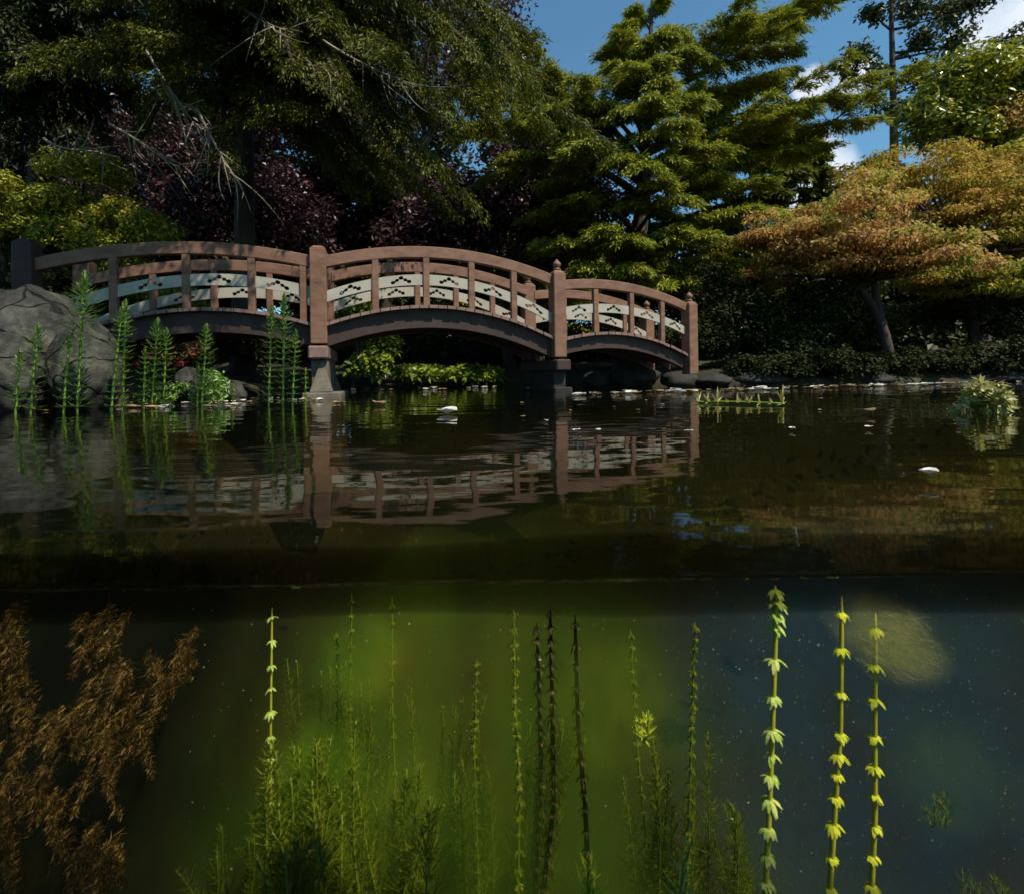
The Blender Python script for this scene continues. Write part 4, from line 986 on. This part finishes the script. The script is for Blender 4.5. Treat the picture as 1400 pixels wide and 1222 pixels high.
stems = [('tallest thick stem of all, in front of the large boulder', 103, 552, 4.0, 116, 377, 0.135), ('thick stem second from the left, leaning right', 38, 556, 3.9, 53, 446, 0.10), ('shortest ragged stem at the far left by the pale boulder', 18, 556, 3.8, 28, 480, 0.07), ('thin pale stem just left of the tallest stem', 84, 556, 3.95, 95, 460, 0.075),
    ('leaning stem of a pair in front of the dark shaded boulder', 148, 556, 4.1, 168, 418, 0.08), ('upright stem of a pair, right of the leaning one', 166, 553, 4.2, 172, 412, 0.085), ('taller stem of the pair below the azalea', 205, 550, 4.5, 216, 438, 0.10), ('shorter stem of the pair below the azalea, on its right', 222, 549, 4.55, 228, 452, 0.095), ('thin short stem left of the pair below the azalea', 195, 551, 4.45, 199, 478, 0.07), ('single stem in front of the upright grey stone', 274, 550, 4.6, 283, 446, 0.10),
    ('left stem of the three before the left pier, straight', 366, 550, 4.6, 372, 420, 0.085), ('tallest middle stem of the three before the left pier', 386, 550, 4.6, 389, 404, 0.09), ('shorter right stem of the three before the left pier', 398, 551, 4.55, 405, 453, 0.075), ('tiny green stem beside the left pier base', 417, 549, 4.9, 418, 504, 0.05), ('small stem low among the floating petals at the stones', 317, 550, 4.8, 319, 528, 0.04), ('short side shoot close to the single stem', 268, 550, 4.6, 272, 500, 0.07)]
for (lab, px, pyb, Y, pxt, pyt, lw) in stems:
    mares_tail('green ' + lab, px, pyb, Y, pxt, pyt, rs, lw)
# leafy tufts at the foot of the stems
for lab, px, py, Y in [('tangle of small leaves at the foot of the pair below the azalea', 215, 538, 4.6), ('tangle of small leaves under the single stem', 285, 534, 4.7), ('fern like tuft right of the single stem', 296, 524, 5.4)]:
    c = P(px, py, Y)
    V = [clump((c.x + rs.normal(0, 0.062), c.y + rs.normal(0, 0.04), max(0.03, c.z + rs.normal(0, 0.05))), (0.07, 0.06, 0.06), 40, rs, 0.055, 0.018, 0.4) for _ in range(16)]
    V = np.concatenate(V)
    tag(link('leaf_tuft', mesh_np('leaf_tuft', V, quads(V)), M['mare_leaf']), lab, 'water plant')

# ------------------------------------------------------------------ things floating
M['white_petal'] = leafmat('white_petal', [(0.0, (0.62, 0.58, 0.5)), (1.0, (0.8, 0.78, 0.72))], 0.25)
def petal_mesh(seed, r, mat='petal'):
    rs_ = np.random.default_rng(seed)
    bm = bmesh.new()
    n = 9
    vs = []
    for k in range(n):
        a = 2 * math.pi * k / n
        q = r * (1 + 0.25 * rs_.normal() * 0.6)
        vs.append(bm.verts.new((q * math.cos(a) * 1.3, q * math.sin(a) * 0.8, r * (0.35 + 0.3 * rs_.random()))))
    c = bm.verts.new((0, 0, r * 0.08))
    for k in range(n): bm.faces.new((c, vs[k], vs[(k + 1) % n]))
    ex = bmesh.ops.extrude_face_region(bm, geom=bm.faces[:])
    for v in [g for g in ex['geom'] if isinstance(g, bmesh.types.BMVert)]: v.co.z -= r * 0.1
    bmesh.ops.recalc_face_normals(bm, faces=bm.faces)
    me = bpy.data.meshes.new('floating_petal'); bm.to_mesh(me); bm.free()
    me.materials.append(M[mat])
    return me
pm = [petal_mesh(k, 0.02, 'petal' if k < 5 else 'white_petal') for k in range(8)]
def petals(n, rule, lab, group, smin, smax):
    for k in range(n):
        px, py = rule()
        u = pix_dir(px, py)
        if u.z > -0.008: continue
        f = -H / u.z; p = u * f
        o = bpy.data.objects.new('floating_petal', pm[int(rs.integers(8))]); COL.objects.link(o)
        o.location = (p.x, p.y, 0.002); s = rs.uniform(smin, smax)
        o.scale = (s, s, s); o.rotation_euler = (0, 0, rs.uniform(0, 6.28))
        tag(o, lab, 'petal', group)
petals(95, lambda: (rs.uniform(-10, 330), 553 + rs.normal(0, 4)), 'pale fallen petal floating among the stems at the left', 'petals among the left stems', 0.6, 2.3)
petals(26, lambda: (rs.uniform(330, 475), 547 + rs.normal(0, 2.5)), 'pale fallen petal floating around the left pier', 'petals round the left pier', 0.5, 1.5)
petals(118, lambda: (lambda x: (x, 541 - (x - 790) * 0.030 + rs.normal(0, 0.8)))(rs.uniform(785, 1410)), 'straw coloured petal in the drift line along the right bank', 'petals drifting along the right bank', 1.5, 3.6)
petals(26, lambda: (rs.uniform(480, 700), 528 + abs(rs.normal(0, 3))), 'pale petal floating in the channel under the middle span', 'petals in the channel', 1.5, 3.2)
petals(18, lambda: (rs.uniform(470, 1350), rs.uniform(545, 600)), 'single pale petal adrift on the open water', 'petals on the open water', 0.35, 0.9)
def big_petal(px, py, s, lab, name='floating_petal', cat='petal'):
    u = pix_dir(px, py); p = u * (-H / u.z)
    o = bpy.data.objects.new(name, pm[6 if 'white' in lab else 1]); COL.objects.link(o)
    o.location = (p.x, p.y, 0.004); o.scale = (s, s, s * 1.4); o.rotation_euler = (0, 0, rs.uniform(0, 6)); tag(o, lab, cat)
big_petal(612, 566, 2.2, 'large white cupped petal alone on the water below the middle span')
big_petal(437, 549, 1.8, 'white petal standing on the water in front of the left pier')
big_petal(725, 534, 3.0, 'white petal just left of the right pier, leftmost of two')
big_petal(741, 534, 3.0, 'white petal just left of the right pier, rightmost of two')
big_petal(1182, 567, 1.8, 'flat pale leaf adrift in the right half of the open water', 'floating_leaf', 'leaf')
big_petal(518, 555, 2.4, 'curled brown leaf adrift below the middle span', 'floating_leaf', 'leaf')
big_petal(1270, 649, 0.65, 'small white petal low on the right, beside the drooping stem')
c = P(1345, 556, 2.7)
V = np.concatenate([clump((c.x + rs.normal(0, 0.045), c.y + rs.normal(0, 0.04), max(0.02, 0.06 + rs.normal(0, 0.045))), (0.05, 0.05, 0.05), 30, rs, 0.06, 0.026, 0.4) for _ in range(14)])
tag(link('leaf_tuft', mesh_np('leaf_tuft', V, quads(V)), M['pale_leaf']), 'bright yellow tuft of leaves standing in the water at the right edge', 'water plant')
# a stem lying on the water at the right, whorls standing up
def floating_stem(px0, px1, py, lab):
    a = pix_dir(px0, py); a = a * (-H / a.z); b = pix_dir(px1, py + 3); b = b * (-H / b.z)
    root = empty('floating_waterweed', (a.x, a.y, 0), lab, 'water plant')
    A_, B_ = np.array(a), np.array(b); A_[2] = B_[2] = 0.012
    MB().tube(curve3(A_, (A_ + B_) / 2 + np.array([0, 0.1, 0.01]), B_, 12), np.linspace(0.006, 0.009, 12), 6).build('stem', M['mare_stem'], root, smooth=True)
    V = []
    for s in np.linspace(0.02, 0.98, 9):
        c = A_ + (B_ - A_) * s; n = 7
        an = np.linspace(0, math.pi, n) + rs.normal(0, 0.15, n)
        ax = nrm(B_ - A_); sd = np.array([-ax[1], ax[0], 0])
        d = np.cos(an)[:, None] * sd + np.sin(an)[:, None] * np.array([0, 0, 1.0]) + rs.normal(0, 0.12, (n, 3))
        V.append(ribbon_leaves(np.repeat(c[None], n, 0), d, 0.085 * rs.uniform(0.5, 1.3, n) * rs.uniform(0.5, 1.4), 0.011, rs.uniform(-0.1, 0.1, n)))
    V = np.concatenate(V); link('leaves', mesh_np('leaves', V, quads(V)), M['pale_leaf'], root)
floating_stem(952, 1072, 552, 'yellow green stem lying flat on the water right of centre')
floating_stem(1318, 1372, 549, 'pale drifting stem at the right edge of the water')
# drooping leafy stem in the water at the right edge
mares_tail('yellowed leafy stem rising from the water at the right edge', 1340, 556, 3.0, 1325, 534, rs, 0.06, None)

# ------------------------------------------------------------------ under the water
def sub_stem(label, pts, Y, rs, lw, gap, mat='sub_leaf', smat='sub_stem', r=0.006, group=None, n=10, el0=-0.35, wd=0.005):
    path_px = np.array(pts, float)
    tt = np.linspace(0, 1, 24)
    seg = np.linspace(0, 1, len(path_px))
    xs, ys = np.interp(tt, seg, path_px[:, 0]), np.interp(tt, seg, path_px[:, 1])
    path = np.array([P(a, b, Y) for a, b in zip(xs, ys)])
    root = empty('ringed_waterweed', tuple(path[-1]), label, 'water plant', group)
    w = MB(); w.tube(path, np.concatenate([[r * 0.12, r * 0.55], np.linspace(r * 0.7, r, len(path) - 2)]), 8)
    w.build('stem', M[smat], root, smooth=True)
    Ltot = np.linalg.norm(np.diff(path, axis=0), axis=1).sum()
    V = []
    s = gap * 0.4
    k = 0
    while s < Ltot:
        f = s / Ltot
        i = min(int(f * 23), 22); q = f * 23 - i
        c = path[i] * (1 - q) + path[i + 1] * q
        nn = n + int(rs.integers(-1, 2))
        an = rs.uniform(0, 6.28) + np.arange(nn) * 2 * math.pi / nn + rs.normal(0, 0.15, nn)
        lk = lw * 1.0 * rs.uniform(0.85, 1.15) * np.where(rs.random(nn) < 0.15, 0.5, 1.0) * rs.uniform(0.8, 1.15, nn)
        el = el0 + rs.normal(0, 0.22, nn)
        d = np.stack([np.cos(an), np.sin(an), el * 0.4 + 0.32], -1)
        V.append(ribbon_leaves(np.repeat(c[None], nn, 0), d, lk, wd, np.full(nn, -0.85) + rs.normal(0, 0.15, nn), 4))
        s += gap * rs.uniform(0.88, 1.12); k += 1
    V = np.concatenate(V)
    link('leaves', mesh_np('leaves', V, quads(V)), M[mat], root)
    return root
sub_stem('pale green ringed stem under water, leftmost of the three at the right', [(1060, 800), (1061, 850), (1056, 1000), (1052, 1100), (1046, 1230)], 0.95, rs, 0.0185, 0.045, 'sub_leaf_pale', r=0.0052, wd=0.0065, n=14)
sub_stem('yellow green ringed stem under water, middle of the three at the right', [(1151, 815), (1149, 1000), (1142, 1100), (1133, 1240)], 1.0, rs, 0.0155, 0.06, 'sub_leaf', r=0.0056, wd=0.0072, n=14)
sub_stem('yellow ringed stem under water, rightmost of the three, passing through the algae floss', [(1197, 838), (1196, 1000), (1196, 1120), (1190, 1245)], 1.02, rs, 0.0165, 0.064, 'sub_leaf', r=0.0056, wd=0.0072, n=14)
far = [('faint green ringed stem at the left of the murky middle', [(372, 830), (370, 1000), (371, 1160), (374, 1240)], 1.2, 0.013, 0.045, 'sub_leaf_pale'), ('faint ringed stem just right of the tall milfoil tip', [(481, 812), (478, 960), (484, 1100), (480, 1240)], 1.36, 0.011, 0.04, 'milfoil'), ('faint ringed stem rising behind the rounded milfoil clump', [(536, 815), (536, 960), (541, 1100), (545, 1240)], 1.38, 0.012, 0.05, 'milfoil'),
    ('faint thin ringed stem beside the tall milfoil', [(460, 860), (461, 1000), (455, 1240)], 1.4, 0.010, 0.04, 'milfoil'), ('dark green ringed stem right of centre', [(702, 830), (704, 960), (710, 1080), (708, 1240)], 1.2, 0.016, 0.034, 'milfoil'), ('thin green ringed stem left of the dark ringed one', [(652, 900), (648, 1030), (655, 1240)], 1.32, 0.012, 0.03, 'milfoil'), ('dark old stem with yellowed rings in the middle', [(786, 840), (790, 990), (800, 1100), (806, 1240)], 1.3, 0.018, 0.05, 'sub_dark'), ('old blackened stem in the very middle', [(752, 830), (755, 960), (757, 1100), (740, 1240)], 1.32, 0.022, 0.036, 'sub_dark'), ('second blackened stem close left of the blackened one', [(734, 850), (740, 1050), (730, 1240)], 1.42, 0.02, 0.034, 'sub_dark'), ('faint ringed stem between the murk and the bright stems', [(950, 850), (945, 1010), (938, 1240)], 1.36, 0.015, 0.035, 'milfoil'), ('faint leaning stem under the bright hanging tuft', [(862, 860), (870, 1010), (892, 1240)], 1.4, 0.014, 0.04, 'milfoil')]
for lab, pts, Y, lw, gap, mat in far:
    sub_stem(lab, pts, Y, rs, lw, gap, mat, {'sub_dark': 'wet_rock', 'milfoil': 'mare_stem'}.get(mat, 'sub_stem'), 0.0035 if mat != 'sub_dark' else 0.007)
def milfoil(label, px, pyt, pyb, Y, rs, n=7, w=40, leaf=0.05, mat='milfoil', name='water_milfoil', lean=0.0):
    b = P(px, pyb, Y)
    root = empty(name, tuple(b), label, 'water plant')
    st = MB(); V = []
    for k in range(n):
        bx = px + rs.normal(0, w * 0.25) if n > 1 else px
        tx = bx + rs.normal(0, w * 0.35) + lean if n > 1 else px + lean
        ty = pyt + abs(rs.normal(0, 0.25)) * (pyb - pyt) * (0 if k == 0 else 1)
        Yk = Y + (rs.normal(0, 0.05) if n > 1 else 0)
        a, t_ = np.array(P(bx, pyb, Yk)), np.array(P(tx, ty, Yk))
        m_ = (a + t_) / 2 + rs.normal(0, 0.02, 3)
        path = curve3(a, m_, t_, 12); st.tube(path, np.linspace(0.003, 0.0015, 12), 5)
        ln = np.linalg.norm(t_ - a)
        nw = int(ln / 0.014)
        for s in (np.arange(nw) + 0.5) / nw:
            c = (1 - s) ** 2 * a + 2 * s * (1 - s) * m_ + s * s * t_
            nn = 7
            an = rs.uniform(0, 6.28, nn)
            d = np.stack([np.cos(an), np.sin(an), rs.normal(0.75, 0.25, nn)], -1)
            V.append(ribbon_leaves(np.repeat(c[None], nn, 0), d, leaf * (1.05 - 0.75 * s ** 2) * rs.uniform(0.6, 1.2, nn), 0.0022, rs.normal(0.1, 0.2, nn), 2))
    st.build('stem', M['mare_stem'], root, smooth=True)
    V = np.concatenate(V); link('leaves', mesh_np('leaves', V, quads(V)), M[mat], root)
for args in [('dense clump of milfoil low left of the middle, with a bright tip', 400, 1010, 1260, 1.0, 16, 70), ('tall milfoil clump with a yellow tip beside the low one', 455, 985, 1260, 1.06, 14, 60), ('rounded murky milfoil clump left of centre', 545, 1050, 1260, 1.12, 12, 70), ('bright bushy milfoil at the bottom left of the middle', 395, 1135, 1280, 0.88, 10, 60), ('dim milfoil at the edge of the dark left side', 310, 1130, 1280, 1.35, 8, 70)]:
    milfoil(args[0], args[1], args[2], args[3], args[4], rs, args[5], args[6])
for args in [('shadowy tall weed in the murk right of centre', 905, 1000, 1290, 1.42, 9, 90), ('shadowy weed behind the blackened stems', 700, 960, 1290, 1.5, 9, 100), ('shadowy weed low behind the spire', 640, 1060, 1290, 1.4, 8, 70), ('shadowy weed behind the tall milfoil', 500, 930, 1290, 1.5, 8, 60), ('shadowy weed low at the right of the murk', 1000, 1100, 1290, 1.45, 8, 80)]:
    milfoil(args[0], args[1], args[2], args[3], args[4], rs, args[5], args[6], 0.06)
milfoil('single yellow green milfoil spire with a pointed tip', 590, 1108, 1260, 0.9, rs, 1, 1, 0.07)
milfoil('tall hazy weed in the murk above the low clumps', 430, 900, 1290, 1.62, rs, 12, 110, 0.06)
milfoil('tall hazy weed in the murk left of the blackened stems', 620, 930, 1290, 1.66, rs, 10, 120, 0.06)
milfoil('bright green sprig at the bottom beside the ringed stems', 940, 1150, 1260, 0.82, rs, 1, 1, 0.04, 'sub_leaf_pale', lean=6)
milfoil('small bright green tuft hanging right of centre', 880, 970, 1010, 1.0, rs, 3, 16, 0.025, 'sub_leaf')
milfoil('yellowed sprig at the bottom of the old stem', 812, 1175, 1250, 0.88, rs, 2, 14, 0.04, 'sub_leaf')
milfoil('dim green clump at the lower right corner', 1345, 1190, 1280, 1.4, rs, 6, 60)
milfoil('faint green tuft behind the yellow stems', 1275, 1085, 1130, 1.35, rs, 4, 30, 0.035)
# an absorbing volume added to blacken the water behind the brown algae
bloom('dark_murk', 'near black murk in the water behind the brown algae at the left', tuple(P(150, 1020, 1.5)), (0.70, 0.46, 0.80), 20, (0.002, 0.003, 0.0025), (0.004, 0.005, 0.003), (0.2, 0.2, 0.2), 41, 5.0)
def algae_tuft(label, px, pyt, pyb, Y, w, rs, n=200, lean=0.0, mat='algae_brown'):
    """feathery tuft: drooping spines thick with short curled fibres"""
    V = []
    sc_ = Y / FPX
    nsp = max(5, int(w / 4))
    for k in range(nsp):
        a = np.array(P(px + rs.normal(0, w * 0.33), pyt + rs.uniform(-0.05, 0.55) * (pyb - pyt), Y + rs.normal(0, 0.03)))
        ln = rs.uniform(0.3, 0.75) * (pyb - pyt) * sc_
        e = a + np.array([lean * ln + rs.normal(0, 0.25) * ln, rs.normal(0, 0.02), -ln])
        m_ = (a + e) / 2 + np.array([rs.normal(0, 0.18) * ln, -0.01, 0.12 * ln])
        nf = int(900 * ln / 0.15 * 0.55)
        u = rs.random(nf)[:, None]
        c = (1 - u) ** 2 * a + 2 * u * (1 - u) * m_ + u ** 2 * e
        tn = nrm(2 * (1 - u) * (m_ - a) + 2 * u * (e - m_))
        d = nrm(tn * 0.55 + rs.normal(0, 0.55, (nf, 3)))
        L = rs.uniform(0.006, 0.026, nf) * (1.15 - 0.6 * u[:, 0])
        wd = rs.uniform(0.0006, 0.0017, nf)
        side = nrm(np.cross(d, np.array([0.1, 1, 0.2])))
        bend = rs.normal(0, 0.4, (nf, 3))
        p0 = c + rs.normal(0, 0.0025, c.shape); p1 = p0 + d * (L * 0.5)[:, None]; p2 = p1 + nrm(d + bend) * (L * 0.5)[:, None]
        V.append(np.stack([p0 - side * wd[:, None] * 0.5, p0 + side * wd[:, None] * 0.5, p1 + side * wd[:, None] * 0.5, p1 - side * wd[:, None] * 0.5], 1).reshape(-1, 3))
        V.append(np.stack([p1 - side * wd[:, None] * 0.5, p1 + side * wd[:, None] * 0.5, p2 + side * wd[:, None] * 0.1, p2 - side * wd[:, None] * 0.1], 1).reshape(-1, 3))
    V = np.concatenate(V)
    me = mesh_np('algae_tuft', V, quads(V))
    return tag(link('algae_tuft', me, M[mat]), label, 'algae')
for args in [('orange brown algae hanging at the left edge, topmost', 20, 830, 1010, 0.95, 40), ('pale brown algae strands near the top of the rock wall', 145, 825, 915, 1.05, 60), ('tan algae tuft hanging in the middle of the rock wall', 165, 905, 1080, 1.0, 75), ('bright ochre algae knot right of the tan tuft', 222, 890, 970, 1.1, 32), ('orange algae ledge left of the tan tuft', 85, 955, 1030, 0.98, 60), ('rusty algae strands at the left edge, below the topmost', 10, 1020, 1222, 0.95, 34), ('brown algae tuft low on the rock wall', 70, 1045, 1140, 1.0, 40), ('long brown algae curtain at the bottom left', 110, 1130, 1260, 0.95, 55), ('ochre algae strands beside the bottom curtain', 152, 1110, 1260, 0.98, 30), ('thin dim algae at the right end of the rock wall', 262, 850, 940, 1.15, 26)]:
    algae_tuft(*args, rs, n=900, lean=-0.15)
# floss of algae round the right-hand stem
def floss(label, px, py, Y, w, h, rs, n=420):
    V = []
    for k in range(n):
        v = nrm(rs.normal(size=3)) * rs.random() ** 0.5
        c = np.array(P(px, py, Y)) + v * np.array([w, 0.05, h]) / FPX * Y * np.array([1, FPX / Y, 1])
        m_ = 8; u = np.linspace(0, 1, m_); ph = rs.uniform(0, 6.28, 3); ln = 0.016 * rs.uniform(0.2, 1.5)
        a0 = rs.uniform(0, 6.28)
        p = np.stack([c[0] + ln * np.cos(a0 + u * ph[0] * 0.7), c[1] + 0.01 * np.sin(u * 5 + ph[1]), c[2] + ln * 0.7 * np.sin(a0 + u * ph[0] * 0.7)], -1)
        wd = 0.00018; sd = np.array([0.6, 0.1, 0.75])
        V.append(np.stack([p[:-1] - sd * wd, p[:-1] + sd * wd, p[1:] + sd * wd, p[1:] - sd * wd], 1).reshape(-1, 3))
    V = np.concatenate(V); me = mesh_np('algae_floss', V, quads(V))
    return tag(link('algae_floss', me, M['algae_floss']), label, 'algae')
floss('pale floss of thread algae wrapped round the rightmost yellow stem', 1225, 880, 0.9, 55, 40, rs)
# drifting specks
V, Fq = [], []
MBs = MB()
for k in range(900):
    if k < 620: px, py, Y = rs.uniform(960, 1400), rs.uniform(800, 1222), rs.uniform(0.65, 1.2)
    else: px, py, Y = rs.uniform(250, 1000), rs.uniform(810, 1222), rs.uniform(0.65, 1.3)
    c = P(px, py, Y); r = 0.0009 * rs.uniform(0.4, 1.0) * (2.2 if rs.random() < 0.06 else 1)
    MBs.add([(c.x + r, c.y, c.z), (c.x - r, c.y, c.z), (c.x, c.y + r, c.z), (c.x, c.y - r, c.z), (c.x, c.y, c.z + r), (c.x, c.y, c.z - r)], [(0, 2, 4), (2, 1, 4), (1, 3, 4), (3, 0, 4), (2, 0, 5), (1, 2, 5), (3, 1, 5), (0, 3, 5)])
tag(MBs.build('drifting_specks', M['speck'], None), 'pale specks drifting in the water', 'specks', kind='stuff')

# sub-parts were built in world coordinates: give every child its parent's inverse
bpy.context.view_layer.update()
for o in S.objects:
    if o.parent is not None:
        o.matrix_parent_inverse = o.parent.matrix_world.inverted()
        bpy.context.view_layer.update() if False else None
